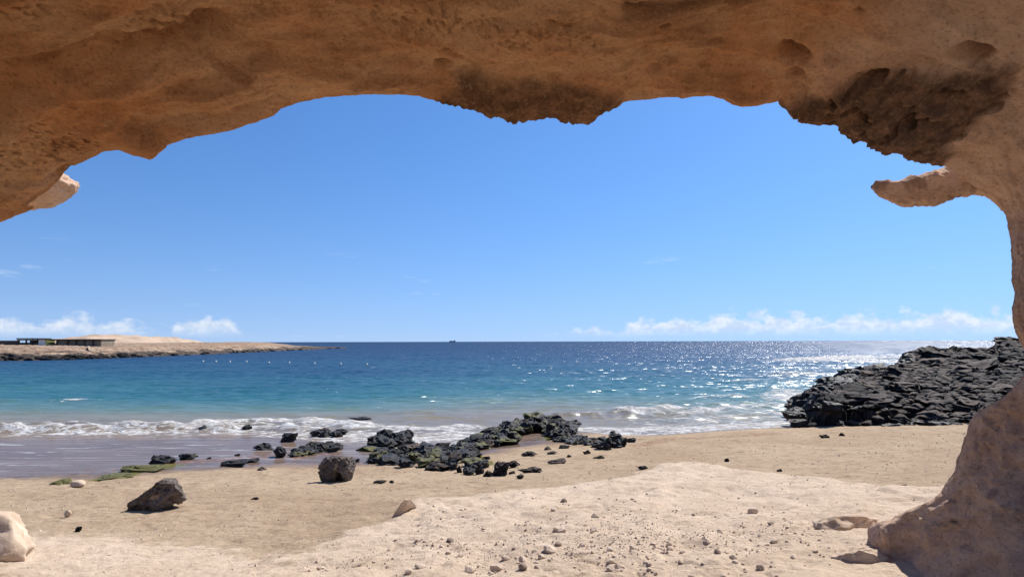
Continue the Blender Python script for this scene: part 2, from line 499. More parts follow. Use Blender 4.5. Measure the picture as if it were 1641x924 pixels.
def hit(px, py, fn=None, lift=0.0):
    """World point where the line of sight of a pixel meets the smooth ground (or the sea)."""
    v = ray(px, py)
    s = np.geomspace(2.0, 400.0, 220)
    P = np.array([0, 0, CZ]) + s[:, None] * v
    g = np.maximum(tps(P[:, 0], P[:, 1]), 0.0) + lift
    k = np.argmax(P[:, 2] < g)
    a, b = s[k - 1], s[k]
    for _ in range(14):
        mid = 0.5 * (a + b); p = np.array([0, 0, CZ]) + mid * v
        if p[2] < max(tps([p[0]], [p[1]])[0], 0.0) + lift: b = mid
        else: a = mid
    p = np.array([0, 0, CZ]) + b * v
    return p


def W2(pts, lift=0.0):
    return [tuple(hit(a, b, lift=lift)[:2]) for a, b in pts]


SLAB = W2([(330, 960), (380, 924), (430, 905), (520, 870), (600, 835), (632, 806), (660, 801), (740, 799), (820, 790), (905, 782), (1000, 764), (1045, 747), (1100, 742),
           (1180, 752), (1270, 765), (1380, 778), (1540, 785), (1700, 800), (1800, 1100), (300, 1100)])
SLAB2 = W2([(1010, 812), (1080, 796), (1160, 790), (1260, 794), (1380, 797), (1520, 800), (1700, 815)])
RED = W2([(250, 748), (300, 741), (350, 737), (400, 733), (450, 730)])
RED2 = W2([(470, 735), (520, 728), (560, 735)])
RED3 = W2([(1030, 712), (1080, 702), (1160, 699), (1240, 695)])
MOSS = W2([(170, 766), (215, 755), (275, 747)])
MOSS2 = W2([(880, 702), (925, 705), (985, 708)])
MOSS3 = W2([(735, 722), (770, 745)])
PALE_L = W2([(-60, 880), (60, 880), (200, 905), (330, 930)])

print('ground...')
u_in = np.linspace(-0.86, 0.86, 600)
u_out = np.geomspace(0.88, 14.0, 26)
U = np.concatenate([-u_out[::-1], u_in, u_out])
deps = np.linspace(0.372, 0.128, 430)
# convert depression to an approximate distance using the local drop below the camera
drop = np.interp(deps, [0.12, 0.14, 0.17, 0.21, 0.25, 0.30, 0.345, 0.40], [3.05, 2.98, 2.8, 2.5, 2.25, 2.0, 1.85, 1.72])
ys_in = drop / deps
Y = np.concatenate([np.linspace(-45, 4.45, 40), ys_in[ys_in > 4.5], np.geomspace(ys_in.max() + 0.1, 80, 40)])
GX = U[None, :] * np.maximum(Y, 4.0)[:, None]
GY = np.repeat(Y[:, None], len(U), 1)
gx, gy = GX.ravel(), GY.ravel()


def ground_z(x, y, detail=True):
    x = np.asarray(x, float).ravel(); y = np.asarray(y, float).ravel()
    z = tps(x, y)
    p = np.stack([x, y, np.zeros_like(x)], 1)
    near = sstep(np.hypot(x, y), 60, 30)
    d = poly_dist(x, y, SLAB[1:-3]); ins = inside(x, y, SLAB)
    warp = 0.25 * fbm(p * 0.9 + 4, 3)
    sd = np.where(ins, d, -d) + warp
    slab = sstep(sd, -0.28, 0.40)
    wetk = sstep(z, 0.33, 0.12)
    if detail:
        z = z + near * (1 - wetk) * (0.022 * fbm(p * 0.8, 3) + 0.022 * fbm(p * np.array([2.2, 3.0, 1]), 4) + 0.009 * fbm(p * 9.0, 3))
        ridge = 1 - np.abs(fbm(p * np.array([0.55, 1.1, 1]) + 9, 4))
        z = z + slab * (0.06 + 0.045 * (ridge - 0.6) + 0.03 * fbm(p * 1.7 + 5, 4) * sstep(sd, 0, .6))
        d2 = poly_dist(x, y, SLAB2)
        z = z + slab * 0.07 * np.exp(-(d2 / 0.5) ** 2)
        # shallow chips and hollows of the weathered slab
        w1, w2 = worley(p * 2.4 + 0.35 * np.stack([fbm(p * 3, 2), fbm(p * 3 + 9, 2), 0 * x], 1))
        z = z - slab * 0.018 * sstep(w2 - w1, 0.12, 0.0) * sstep(fbm(p * 0.7 + 2, 2), 0.0, 0.5)
        # scuffed sand: soft dents
        w1, _ = worley(p * np.array([1.7, 1.7, 1]) + 30)
        z = z - (1 - slab) * (1 - wetk) * 0.04 * sstep(w1, 0.36, 0.05) * sstep(fbm(p * 0.4 + 8, 2), -0.1, 0.4)
        # the low bank where the sand breaks off above the water
        rd = poly_dist(x, y, RED3)
        z = z + 0.03 * np.exp(-(rd / 0.5) ** 2) * fbm(p * 4.0 + 3, 4)
        rd = np.minimum(poly_dist(x, y, RED), poly_dist(x, y, RED2))
        z = z + np.exp(-(rd / 0.35) ** 2) * (0.03 + 0.03 * fbm(p * 6.0 + 3, 4))
    return z, slab, sd


gz, slab, sd = ground_z(gx, gy)
P2 = np.stack([gx, gy, 0 * gx], 1)
zs = tps(gx, gy)
wet = sstep(zs, 0.46, 0.16) * sstep(gx, 4.5, 1.0)
wet = np.maximum(wet, sstep(zs, 0.20, 0.05))
pl = np.exp(-(poly_dist(gx, gy, PALE_L) / 1.5) ** 2) * 0.72
slab_a = np.maximum(slab * (0.75 + 0.30 * fbm(P2 * 0.5 + 3, 3)), pl)
red = np.maximum.reduce([np.exp(-(poly_dist(gx, gy, RED) / 0.38) ** 2), 0.75 * np.exp(-(poly_dist(gx, gy, RED2) / 0.5) ** 2), 0.65 * np.exp(-(poly_dist(gx, gy, RED3) / 0.8) ** 2)])
red = np.maximum(red, 0.42 * sstep(zs, 0.62, 0.40) * (gy > 10))
moss = np.maximum.reduce([np.exp(-(poly_dist(gx, gy, MOSS) / 0.45) ** 2), np.exp(-(poly_dist(gx, gy, MOSS2) / 0.55) ** 2), 0.9 * np.exp(-(poly_dist(gx, gy, MOSS3) / 0.5) ** 2)])
swash = sstep(zs, 0.34, 0.05)
GV = np.stack([gx, gy, gz], 1)
me = mesh_np('beach', GV, grid_quads(len(Y), len(U)), M_SAND, {'slab': slab_a, 'wet': wet, 'red': red, 'moss': moss, 'swash': swash})
tag(link('beach', me), 'sandy beach with pale weathered rock slab in the foreground', 'beach', kind='structure')

# ------------------------------------------------------------------ sea
print('sea...')
su_in = np.linspace(-0.86, 0.86, 720)
SU = np.concatenate([-u_out[::-1], su_in, u_out])
sdep = np.concatenate([np.linspace(0.21, 0.15, 60), np.linspace(0.1496, 0.006, 330)])
SYv = np.concatenate([CZ / sdep, np.geomspace(CZ / 0.006 * 1.05, 90000, 40)])
sxx = (SU[None, :] * SYv[:, None]).ravel(); syy = np.repeat(SYv[:, None], len(SU), 1).ravel()
sp = np.stack([sxx, syy, 0 * sxx], 1)


def seapx(pts):
    return [tuple(on_z(a, b, 0.0)[:2]) for a, b in pts]


gsea = tps(sxx, syy)
bed = np.maximum(-gsea, 0)
open_ = sstep(syy, 26.5, 34)
shal = sstep(bed, 0.0, 0.5)
far = sstep(syy, 260, 120)
wav = 0.075 * fbm(sp * np.array([0.16, 0.42, 1]) + 3, 3) + 0.05 * fbm(sp * np.array([0.5, 1.1, 1]) + 8, 3) * sstep(syy, 90, 45)
sz = open_ * far * wav + (1 - open_) * shal * 0.05 * fbm(sp * np.array([0.7, 1.4, 1]), 4)
foam = np.zeros_like(sxx)
BREAK = [  # crest line (pixels), height m, half width m, foam
    ([(-300, 695), (-100, 692), (0, 691), (120, 690), (240, 689), (330, 688), (420, 687), (500, 690)], 0.32, 0.5, 1.0),
    ([(330, 680), (400, 677), (470, 677), (540, 680), (590, 684)], 0.22, 0.8, 0.95),
    ([(-200, 683), (0, 682), (90, 681), (200, 684)], 0.20, 0.5, 0.55),
    ([(640, 687), (690, 690), (740, 686)], 0.16, 0.8, 0.9),
    ([(930, 690), (1000, 692), (1070, 690), (1160, 686), (1250, 680)], 0.12, 0.9, 0.85),
    ([(1000, 664), (1050, 660), (1080, 658)], 0.28, 0.7, 0.95),
    ([(900, 667), (960, 668), (1010, 665)], 0.22, 0.7, 0.25),
    ([(1100, 664), (1180, 655), (1260, 648)], 0.18, 0.8, 0.75),
    ([(1080, 674), (1170, 668), (1260, 662)], 0.12, 0.7, 0.62),
    ([(1130, 636), (1180, 635)], 0.15, 0.8, 0.6),
    ([(1150, 650), (1210, 646)], 0.12, 0.7, 0.5),
    ([(1190, 610), (1240, 608)], 0.15, 1.2, 0.7),
    ([(1300, 578), (1370, 573), (1450, 574)], 0.5, 7.0, 0.95),
    ([(1380, 580), (1440, 580)], 0.3, 4.0, 0.9),
    ([(1270, 600), (1300, 600)], 0.3, 2.5, 0.8),
    ([(1255, 640), (1262, 625)], 0.1, 1.3, 0.8),
    ([(100, 641), (135, 641)], 0.05, 0.5, 0.55),
]
for pts, hgt, hw, fs in BREAK:
    L = seapx(pts)
    wob = 0.35 * hw * fbm(sp * np.array([0.5, 0.5, 1]) + 21, 3)
    m = (syy > min(q[1] for q in L) - 6 * hw) & (syy < max(q[1] for q in L) + 8 * hw)
    d = np.full_like(sxx, 99.0); d[m] = poly_dist(sxx[m], syy[m] + wob[m], L)
    crest = np.exp(-(d / hw) ** 2)
    sz = sz + hgt * crest * (0.75 + 0.55 * fbm(sp * np.array([0.9, 0.4, 1]) + 5, 3))
    foam = np.maximum(foam, fs * np.exp(-(d / (hw * 1.3)) ** 2))
# lacy wash around the middle rocks and along the sand edge
for pts, rad, fs in (([(480, 695), (560, 700), (640, 690)], 1.3, 0.78), ([(640, 705), (690, 700), (740, 700)], 1.8, 0.85), ([(560, 715), (600, 712)], 1.0, 0.5),
                     ([(930, 697), (1010, 700), (1100, 694), (1250, 684)], 1.1, 0.80), ([(1080, 680), (1250, 668)], 2.6, 0.50), ([(1190, 655), (1265, 640)], 3.0, 0.45),
                     ([(1270, 620), (1300, 590)], 5.0, 0.35), ([(1040, 690), (1140, 684)], 1.6, 0.5), ([(0, 694), (300, 693), (420, 692)], 0.9, 0.72)):
    d = poly_dist(sxx, syy, seapx(pts))
    foam = np.maximum(foam, fs * np.exp(-(d / rad) ** 2))
# shore lace where the water is only a film
foam = np.maximum(foam, 0.55 * sstep(bed, 0.16, 0.02) * sstep(syy, 30, 24) * (sxx > -9))
pxs, pys = project(sp)
deep = np.interp(np.log(syy), np.log([20, 24.5, 28, 34, 42, 54, 75, 115, 200, 400, 2000]), [0.0, 0.03, 0.10, 0.20, 0.30, 0.40, 0.54, 0.66, 0.80, 0.92, 1.0])
# the bay to the left stays greener, the middle shoal is sandier
deep = deep + 0.10 * np.exp(-((sxx + 18) / 14) ** 2) * sstep(syy, 30, 36) * sstep(syy, 120, 60) - 0.09 * np.exp(-((sxx - 2) / 8) ** 2) * sstep(syy, 26, 31) * sstep(syy, 50, 36)
deep = deep + 0.05 * fbm(sp * np.array([0.02, 0.05, 1]), 3) * sstep(syy, 400, 100)
me = mesh_np('sea', np.stack([sxx, syy, sz], 1), grid_quads(len(SYv), len(SU)), M_SEA, {'deep': np.clip(deep, 0, 1), 'foam': foam})
tag(link('sea', me), 'blue green sea with surf breaking on the beach', 'sea', kind='structure')

# ------------------------------------------------------------------ rock arch
print('arch...')
LIP = [(-640, 1500), (-600, 1150), (-520, 850), (-420, 665), (-310, 545), (-210, 462), (-110, 402), (0, 356), (55, 334), (66, 314), (95, 287), (115, 268), (135, 259), (150, 252), (165, 243), (190, 240),
       (215, 250), (235, 250), (262, 236), (300, 222), (340, 215), (375, 208), (410, 197), (438, 185), (450, 173), (480, 163), (520, 156), (560, 154), (600, 152), (640, 152),
       (672, 154), (700, 163), (740, 173), (770, 178), (780, 187), (800, 188), (825, 197), (850, 192), (880, 188), (905, 194), (920, 196), (940, 197), (955, 190), (968, 178),
       (985, 172), (1000, 163), (1030, 160), (1060, 156), (1085, 155), (1092, 158), (1110, 155), (1140, 154), (1160, 160), (1172, 167), (1190, 172), (1215, 170), (1247, 163),
       (1256, 173), (1268, 188), (1290, 197), (1315, 202), (1340, 207), (1365, 225), (1380, 231), (1405, 238), (1440, 250), (1465, 258), (1490, 261), (1515, 266), (1540, 282),
       (1560, 300), (1580, 308), (1598, 320), (1612, 345), (1619, 385), (1621, 420), (1620, 450), (1627, 470), (1623, 492), (1623, 512), (1627, 532), (1638, 556), (1665, 600), (1700, 680), (1730, 800), (1760, 1000), (1790, 1400)]
lp = np.array(LIP, float)
seg = np.r_[0, np.cumsum(np.hypot(*np.diff(lp, axis=0).T))]
vis0, vis1 = np.interp(-130, lp[:, 0], seg), seg[-7]
S = np.concatenate([np.linspace(0, vis0, 50)[:-1], np.linspace(vis0, vis1, 1150), np.linspace(vis1, seg[-1], 40)[1:]])
lx = np.interp(S, seg, lp[:, 0]); ly = np.interp(S, seg, lp[:, 1])
depth = np.interp(lx, [-600, 0, 400, 820, 1250, 1500, 1620, 1790], [5.6, 5.4, 5.1, 5.0, 5.15, 5.4, 5.6, 5.6])
depth = depth + 0.12 * np.sin(S / 160.0) + 0.08 * np.sin(S / 61.0 + 1)
Pl = np.array([at_depth(a, b, d) for a, b, d in zip(lx, ly, depth)])
# a smoother version of the lip drives the vault behind it
Ss = np.linspace(0, S[-1], 1200); k = np.hanning(161); k /= k.sum()


def smooth_curve(v):
    a = np.interp(Ss, S, v); pad = np.r_[2 * a[0] - a[80:0:-1], a, 2 * a[-1] - a[-2:-82:-1]]
    return np.interp(S, Ss, np.convolve(pad, k, 'valid'))


Psm = np.stack([smooth_curve(Pl[:, i]) for i in range(3)], 1)
cen = np.array([0.15, CZ - 0.4])
uo = Psm[:, [0, 2]] - cen
uo[:, 0] *= 0.75
uo = uo / np.linalg.norm(uo, axis=1)[:, None]
rear_y = 1.2 + 2.6 * sstep(lx, 1470, 1640)
tin = np.concatenate([np.linspace(0, 3.6, 210), np.linspace(3.6, 6.0, 16)[1:]])
rows = []; rt = []
for t in tin:
    f = sstep(t, 0.0, 0.9)
    b = Pl * (1 - f) + Psm * f
    t_ = t * 3.9 / 6.0
    e = 0.62 * (1 - math.exp(-t_ / 1.15)) + 0.10 * max(0, t_ - 2.0)
    q = b.copy(); q[:, 0] += uo[:, 0] * e; q[:, 2] += uo[:, 1] * e
    q[:, 1] = b[:, 1] - t * (b[:, 1] - rear_y) / 6.0
    rows.append(q); rt.append(t)
nin = len(rows)
# rear, top and front faces
back = rows[-1]
for a, dy in ((0.25, -0.15), (0.8, -0.1), (1.4, 0.25)):
    q = back.copy(); q[:, 0] += uo[:, 0] * a; q[:, 2] += uo[:, 1] * a; q[:, 1] += dy; rows.append(q); rt.append(8)
for f, a in ((0.3, 1.9), (0.6, 2.1), (0.85, 1.9)):
    q = back * (1 - f) + Psm * f
    q[:, 0] += uo[:, 0] * a; q[:, 2] += uo[:, 1] * a; rows.append(q); rt.append(8)
for a, dy, f in ((1.5, -0.45, 1), (1.0, -0.22, 1), (0.6, -0.08, .9), (0.32, 0.0, .7), (0.16, 0.02, .4), (0.07, 0.012, .2), (0.025, 0.006, .05)):
    q = Psm * f + Pl * (1 - f)
    q[:, 0] += uo[:, 0] * a; q[:, 2] += uo[:, 1] * a; q[:, 1] += dy; rows.append(q); rt.append(-a)
VA = np.array(rows)                                   # (nt, ns, 3)
nt, ns = VA.shape[:2]
vv = VA.reshape(-1, 3)
T = np.repeat(np.array(rt, float)[:, None], ns, 1).ravel()
UX = np.tile(uo[:, 0], nt); UZ = np.tile(uo[:, 1], nt)
ppx, ppy = project(vv)
ppx[vv[:, 1] < 0.5] = -9999
inn = (T >= 0) & (T < 7.5)

# relief, positive = rock stands proud towards the hollow
disp = np.zeros(len(vv))
lipfade = sstep(T, 0.0, 0.25)
lipfade = np.where(T < 0, sstep(-T, 0.0, 0.3), lipfade)
disp += lipfade * 0.12 * fbm(vv * 0.75 + 3, 3)
disp += (0.35 + 0.65 * lipfade) * 0.030 * fbm(vv * np.array([2.2, 2.2, 4.0]) + 7, 4)
pit_n = fbm(vv * 1.1 + 31, 3)
rough_zone = np.maximum.reduce([np.exp(-(poly_dist(ppx, ppy, q_) / w_) ** 2) for q_, w_ in (([(-40, 15), (200, 22), (430, 22)], 34), ([(600, 45), (760, 40), (900, 62), (960, 75)], 34), ([(1040, 95), (1090, 100)], 24), ([(380, 12), (540, 8)], 16), ([(0, 250), (150, 225)], 26))])
pitted = sstep(pit_n, -0.35, 0.35) * (0.10 + 0.90 * rough_zone)
fine = fbm(vv * np.array([14, 14, 18.0]), 4)
disp += (0.3 + 0.7 * lipfade) * 0.015 * fine * (0.5 + 0.8 * pitted)
cell = fbm(vv * 24.0 + 5, 2)
disp -= (0.2 + 0.8 * lipfade) * 0.032 * pitted * sstep(cell, 0.20, 0.60)
hol = fbm(vv * 9.0 + 77, 2)
disp -= lipfade * 0.05 * pitted * sstep(hol, 0.40, 0.70)
Srep = np.tile(S, nt)
band = fbm(np.stack([Srep * 0.0042, T * 2.2 + 0.5 * fbm(vv * 0.8, 2), 0 * T], 1) + 3, 4) * inn
disp += lipfade * 0.075 * band
# long soft folds on the left shoulder
for pts, wd, am in (([(-60, 190), (40, 140), (110, 108), (200, 92), (290, 62), (345, 48)], 27, -0.27), ([(0, 215), (110, 160), (220, 140), (330, 105)], 16, 0.12),
                    ([(270, 135), (350, 100), (430, 98), (500, 112)], 24, -0.14), ([(240, 165), (330, 140), (450, 125), (600, 120)], 15, 0.05),
                    ([(0, 290), (60, 282), (110, 268)], 7, -0.05), ([(20, 330), (60, 318)], 8, -0.03), ([(1500, 240), (1560, 230), (1641, 200)], 14, 0.05),
                    ([(760, 130), (850, 128), (980, 130)], 6, -0.02), ([(715, 82), (745, 100), (770, 120)], 5, -0.035), ([(1010, 2), (1110, 10), (1210, 4)], 9, -0.10), ([(620, -4), (740, 2), (830, -6)], 8, -0.07)):
    wob = 0.28 * wd * fbm(vv * 2.2 + 60, 3)
    disp += am * np.exp(-(np.maximum(poly_dist(ppx, ppy + wob, pts), 0) / wd) ** 2) * inn * (0.75 + 0.5 * fbm(vv * 1.5 + 21, 2))
# single hollows
for hx, hy, rx, ry, dp in ((713, 116, 11, 5.5, .10), (1271, 86, 26, 13, .20), (1548, 93, 27, 15, .24), (1278, 114, 15, 9, .08), (1068, 33, 8, 4, .06), (1052, 106, 12, 6, .05),
                           (1340, 94, 10, 5, .05), (1030, 80, 14, 7, .04), (1150, 60, 12, 5, .03), (1375, 20, 9, 4, .03), (885, 38, 8, 4, .03), (1010, 96, 9, 4, .03)):
    r2 = ((ppx - hx) / rx) ** 2 + ((ppy - hy) / ry) ** 2
    disp -= dp * np.exp(-r2 ** 1.6) * inn
# wedge lump by the left shoulder
r = np.abs(ppx - 228) / 48 + np.abs(ppy - 230) / 30
disp += 0.16 * np.clip(1 - r, 0, 1) ** 0.9 * sstep(ppy, 200, 215) * inn * sstep(T, 0, 0.05)
# crusts of cemented rubble
cr1 = inside(ppx, ppy, [(690, 165), (715, 140), (735, 118), (780, 122), (850, 124), (920, 118), (1000, 135), (1003, 165), (970, 190), (930, 210), (830, 210), (770, 190)])
cr2 = inside(ppx, ppy, [(1245, 165), (1262, 150), (1300, 138), (1340, 124), (1380, 113), (1450, 107), (1520, 112), (1600, 105), (1628, 108), (1618, 150), (1600, 185), (1560, 215), (1530, 250), (1500, 275), (1400, 250), (1300, 210)])
edge1 = poly_dist(ppx, ppy, [(690, 165), (715, 140), (735, 118), (780, 122), (850, 124), (920, 118), (1000, 135), (1003, 165)])
edge2 = poly_dist(ppx, ppy, [(1245, 165), (1262, 150), (1300, 138), (1340, 124), (1380, 113), (1450, 107), (1520, 112), (1600, 105), (1628, 108), (1618, 150), (1600, 185), (1560, 215), (1530, 250)])
nz = fbm(vv * 6 + 3, 3)
c1 = cr1 * sstep(edge1 + 10 * nz, 0, 16) * inn
c2 = cr2 * sstep(edge2 + 14 * nz, 0, 24) * inn
w1, w2 = worley(vv * 21.0)
disp += c1 * (0.3 + 0.7 * sstep(np.abs(T), 0, .2)) * (0.030 + 0.034 * (0.5 - w1) + 0.012 * fbm(vv * 30, 2))
w1, w2 = worley(vv * 8.0 + 0.5 * np.stack([fbm(vv * 5, 2), fbm(vv * 5 + 7, 2), fbm(vv * 5 + 13, 2)], 1))
w3, w4 = worley(vv * 19.0)
lipk = 0.25 + 0.75 * sstep(np.abs(T), 0.0, 0.3)
disp += lipk * c2 * (0.06 + 0.12 * (0.55 - w1) + 0.05 * (0.5 - w3) - 0.16 * sstep(fbm(vv * 4.3 + 2, 3), 0.10, 0.45))
rag = (c1 + c2 + 0.25) * np.exp(-(np.abs(T) / 0.12) ** 2)
disp += rag * 0.012 * fbm(vv * 28.0 + 1, 2)
vv = vv.copy()
vv[:, 0] -= UX * disp; vv[:, 2] -= UZ * disp
crust = np.clip(c1 * 0.85 + c2, 0, 1)
crust = np.maximum(crust, 0.8 * np.exp(-(poly_dist(ppx, ppy, [(1010, -2), (1110, 6), (1210, 0)]) / 11) ** 2) * inn)
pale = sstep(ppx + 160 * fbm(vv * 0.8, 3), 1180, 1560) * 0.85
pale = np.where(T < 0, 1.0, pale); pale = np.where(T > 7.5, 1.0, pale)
faces = grid_quads(nt, ns)
a = np.arange(nt * ns).reshape(nt, ns)
faces = np.r_[faces, np.stack([a[-1, :-1], a[-1, 1:], a[0, 1:], a[0, :-1]], -1)]
arch = empty('rock_arch', (0, 5.0, 1.6))
tag(arch, 'orange brown sandstone arch framing the view of the bay', 'rock arch')


def part_mesh(name, V, Q, mat, parent, attrs=None, smooth=True):
    V = np.asarray(V) - np.array(parent.location)
    return link(name, mesh_np(name, V, Q, mat, attrs, smooth), parent)


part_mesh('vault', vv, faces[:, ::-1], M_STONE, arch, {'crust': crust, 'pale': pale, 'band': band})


def ico(sub):
    import bmesh
    bm = bmesh.new(); bmesh.ops.create_icosphere(bm, subdivisions=sub, radius=1.0)
    bm.verts.ensure_lookup_table()
    V = np.array([v.co[:] for v in bm.verts]); Q = np.array([[v.index for v in f.verts] for f in bm.faces])
    bm.free()
    return V, Q


ICO = {s: ico(s) for s in (2, 3, 4, 5, 6)}

# horn of rock that reaches in from the right
hp = [(1397, 299, 3), (1403, 300, 10), (1420, 303, 16), (1448, 305, 23), (1478, 303, 25), (1508, 296, 30), (1535, 287, 32), (1560, 282, 31), (1590, 285, 34), (1640, 300, 50)]
hx = np.array(hp, float); tt = np.linspace(0, 1, 110); ks = np.linspace(0, 1, len(hp))
cx = np.interp(tt, ks, hx[:, 0]); cy = np.interp(tt, ks, hx[:, 1]); rr = np.interp(tt, ks, hx[:, 2])
dep_h = np.interp(tt, [0, .5, 1], [5.95, 5.85, 5.75])
ang = np.linspace(0, 2 * np.pi, 56, endpoint=False)
ring = []
for i in range(len(tt)):
    c = at_depth(cx[i], cy[i], dep_h[i]); rad = rr[i] * dep_h[i] / F
    for a_ in ang:
        ring.append([c[0], c[1] + 0.95 * rad * math.cos(a_), c[2] + rad * math.sin(a_) * (0.86 if math.sin(a_) > 0 else 1.0)])
hv = np.array(ring)
hv = hv + np.array([0, 0, 1]) * (0.034 * fbm(hv * 5, 4) + 0.012 * fbm(hv * 22, 3))[:, None] + np.array([0, 1, 0]) * (0.03 * fbm(hv * 4 + 9, 3))[:, None]
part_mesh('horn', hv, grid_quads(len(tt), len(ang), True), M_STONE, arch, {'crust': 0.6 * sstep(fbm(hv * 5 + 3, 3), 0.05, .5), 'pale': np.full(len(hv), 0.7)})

# knob behind the left shoulder that catches the sun
V, Q = ICO[5]
kc = at_depth(30, 303, 5.95)
kv = V * np.array([0.46, 0.36, 0.17])
kv = kv * (1 + 0.10 * fbm(V * 2.0, 3))[:, None]
kv[:, 2] += 0.10 * kv[:, 0]
kv = kv + 0.016 * fbm(kv * 24, 4)[:, None] * V + kc
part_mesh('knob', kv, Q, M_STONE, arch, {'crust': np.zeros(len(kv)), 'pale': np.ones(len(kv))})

# foot of the arch on the right: the cave wall, running from its wavy far edge back towards the viewer
FOOT = [(1830, 400), (1760, 470), (1690, 560), (1641, 600), (1615, 628), (1596, 642), (1570, 658), (1556, 672), (1548, 690), (1543, 712), (1533, 735), (1531, 752), (1517, 770), (1505, 790), (1492, 802), (1460, 815), (1440, 824),
        (1425, 832), (1404, 837), (1393, 845), (1389, 862), (1386, 880), (1390, 900), (1400, 1000), (1410, 1080)]
fp = np.array(FOOT, float); fs = np.r_[0, np.cumsum(np.hypot(*np.diff(fp, axis=0).T))]
ss = np.linspace(0, fs[-1], 330)
ox = np.interp(ss, fs, fp[:, 0]); oy = np.interp(ss, fs, fp[:, 1])
ox = ox + 2.2 * fbm(np.stack([ss * 0.035, 0 * ss, 0 * ss], 1), 3)
pys_ = np.linspace(400, 1080, 400); sil = np.interp(pys_, fp[:, 1], fp[:, 0])
kg = np.exp(-0.5 * (np.arange(-110, 111) * 1.7 / 62.0) ** 2); kg /= kg.sum()
sils = np.convolve(np.r_[sil[0] + (sil[0] - sil[110:0:-1]), sil, np.full(110, sil[-1])], kg, 'valid')
ef = np.r_[0, np.geomspace(1.2, 430, 120)]
er = np.geomspace(430, 2.0, 40)
bv = []
for e_, rear in [(q, False) for q in ef] + [(q, True) for q in er]:
    for X_, Y_ in zip(ox, oy):
        D_ = np.interp(Y_, [400, 600, 880, 1080], [4.1, 4.45, 5.40, 5.5])
        e0 = X_ - np.interp(Y_, pys_, sils)
        A_ = np.interp(Y_, [600, 700, 900], [1.35, 1.5, 2.25])
        if rear:
            d = D_ - A_ * (1 - math.exp(-max(e0 + 60, 0) / 210)) + 0.9 * (1 - math.exp(-e_ / 90)) - 0.15 * e_ / 430
        else:
            d = D_ - A_ * (1 - math.exp(-max(e0 + e_ + 60, 0) / 210)) + 0.05 * math.exp(-e_ / 6.0)
        bv.append(at_depth(X_ + e_, Y_, d + 0.34 * A_ / 1.5))
bv = np.array(bv); nr = len(ef) + len(er)
EE = np.repeat(np.r_[ef, er], len(ss))
am = sstep(EE, 0.0, 40)
dn = am * (0.085 * fbm(bv * np.array([1.4, 1.4, 1.0]) + 2, 3) + 0.06 * fbm(bv * 3.4 + 8, 4)) + 0.012 * fbm(bv * 13, 4) - 0.02 * am * sstep(fbm(bv * 9 + 40, 2), 0.35, 0.7)
bv[:, 0] += dn; bv[:, 1] += 0.5 * dn
bv[:, 2] += 0.007 * fbm(bv * 6 + 14, 4)
stain = 0.15 * sstep(fbm(bv * 2.1 + 3, 3), 0.1, .7)
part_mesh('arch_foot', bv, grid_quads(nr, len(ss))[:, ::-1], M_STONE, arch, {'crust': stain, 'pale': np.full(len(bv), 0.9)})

# ------------------------------------------------------------------ rocks
print('rocks...')


def angular(sub, seed, cuts=11, flat=1.0, rough=0.10, depth=(0.55, 0.9)):
    r = np.random.default_rng(seed)
    V, Q = ICO[sub]
    v = V.copy()
    for _ in range(cuts):
        n = r.normal(size=3); n /= np.linalg.norm(n)
        d = r.uniform(*depth)
        s = np.maximum(v @ n - d, 0)
        v = v - s[:, None] * n
    v = v * (1 + rough * fbm(V * 2.1 + seed * 3.1, 3) + 0.35 * rough * fbm(V * 7.0 + seed, 2))[:, None]
    v = v * np.array([1, 1, flat])
    return v, Q


def unit(v):
    lo, hi = v.min(0), v.max(0)
    return (v - (lo + hi) / 2) / (hi - lo) * 2       # fits -1..1


LAVA_MESH = []
for s in range(10):
    v, q = angular(3, 100 + s, cuts=7 + s % 5, rough=0.36, depth=(0.45, 0.9))
    LAVA_MESH.append((unit(v), q))
LAVA_ME = {}


def lava_me(k, mat):
    key = (k, mat.name)
    if key not in LAVA_ME:
        v, q = LAVA_MESH[k]
        LAVA_ME[key] = mesh_np('lava_rock', v, q, mat, smooth=False)
    return LAVA_ME[key]


def rock_size_px(px, py, wpx, hpx, sink=0.3):
    p = hit(px, py)
    d = np.linalg.norm(p - np.array([0, 0, CZ]))
    return p, wpx * d / F / 2, hpx * d / F


def place_rock(name, k, mat, p, hx_, hz, hy=None, rz=None, parent=None, sink=0.3, tilt=0.15):
    o = link(name, lava_me(k % 10, mat), parent)
    hy = hx_ * random.uniform(0.75, 1.05) if hy is None else hy
    o.scale = (hx_, hy, hz / (2 - 2 * sink) * 1.0)
    o.rotation_euler = (random.uniform(-tilt, tilt), random.uniform(-tilt, tilt), random.uniform(-0.5, 0.5) + (math.pi if random.random() < .5 else 0) if rz is None else rz)
    loc = np.array(p, float); loc[2] += o.scale[2] * (1 - 2 * sink); loc[1] += hy * 0.6
    if parent is not None: loc = loc - np.array(parent.location)
    o.location = loc
    return o


# --- the two big boulders on the sand
def boulder_mesh(name, fn, mat, sub=6):
    V, Q = ICO[sub]
    v = fn(V)
    v = v + V * (0.018 * fbm(v * 9, 4) + 0.014 * fbm(v * 24, 3) - 0.02 * sstep(fbm(v * 15 + 4, 2), .35, .7))[:, None]
    return mesh_np(name, v, Q, mat, smooth=True)


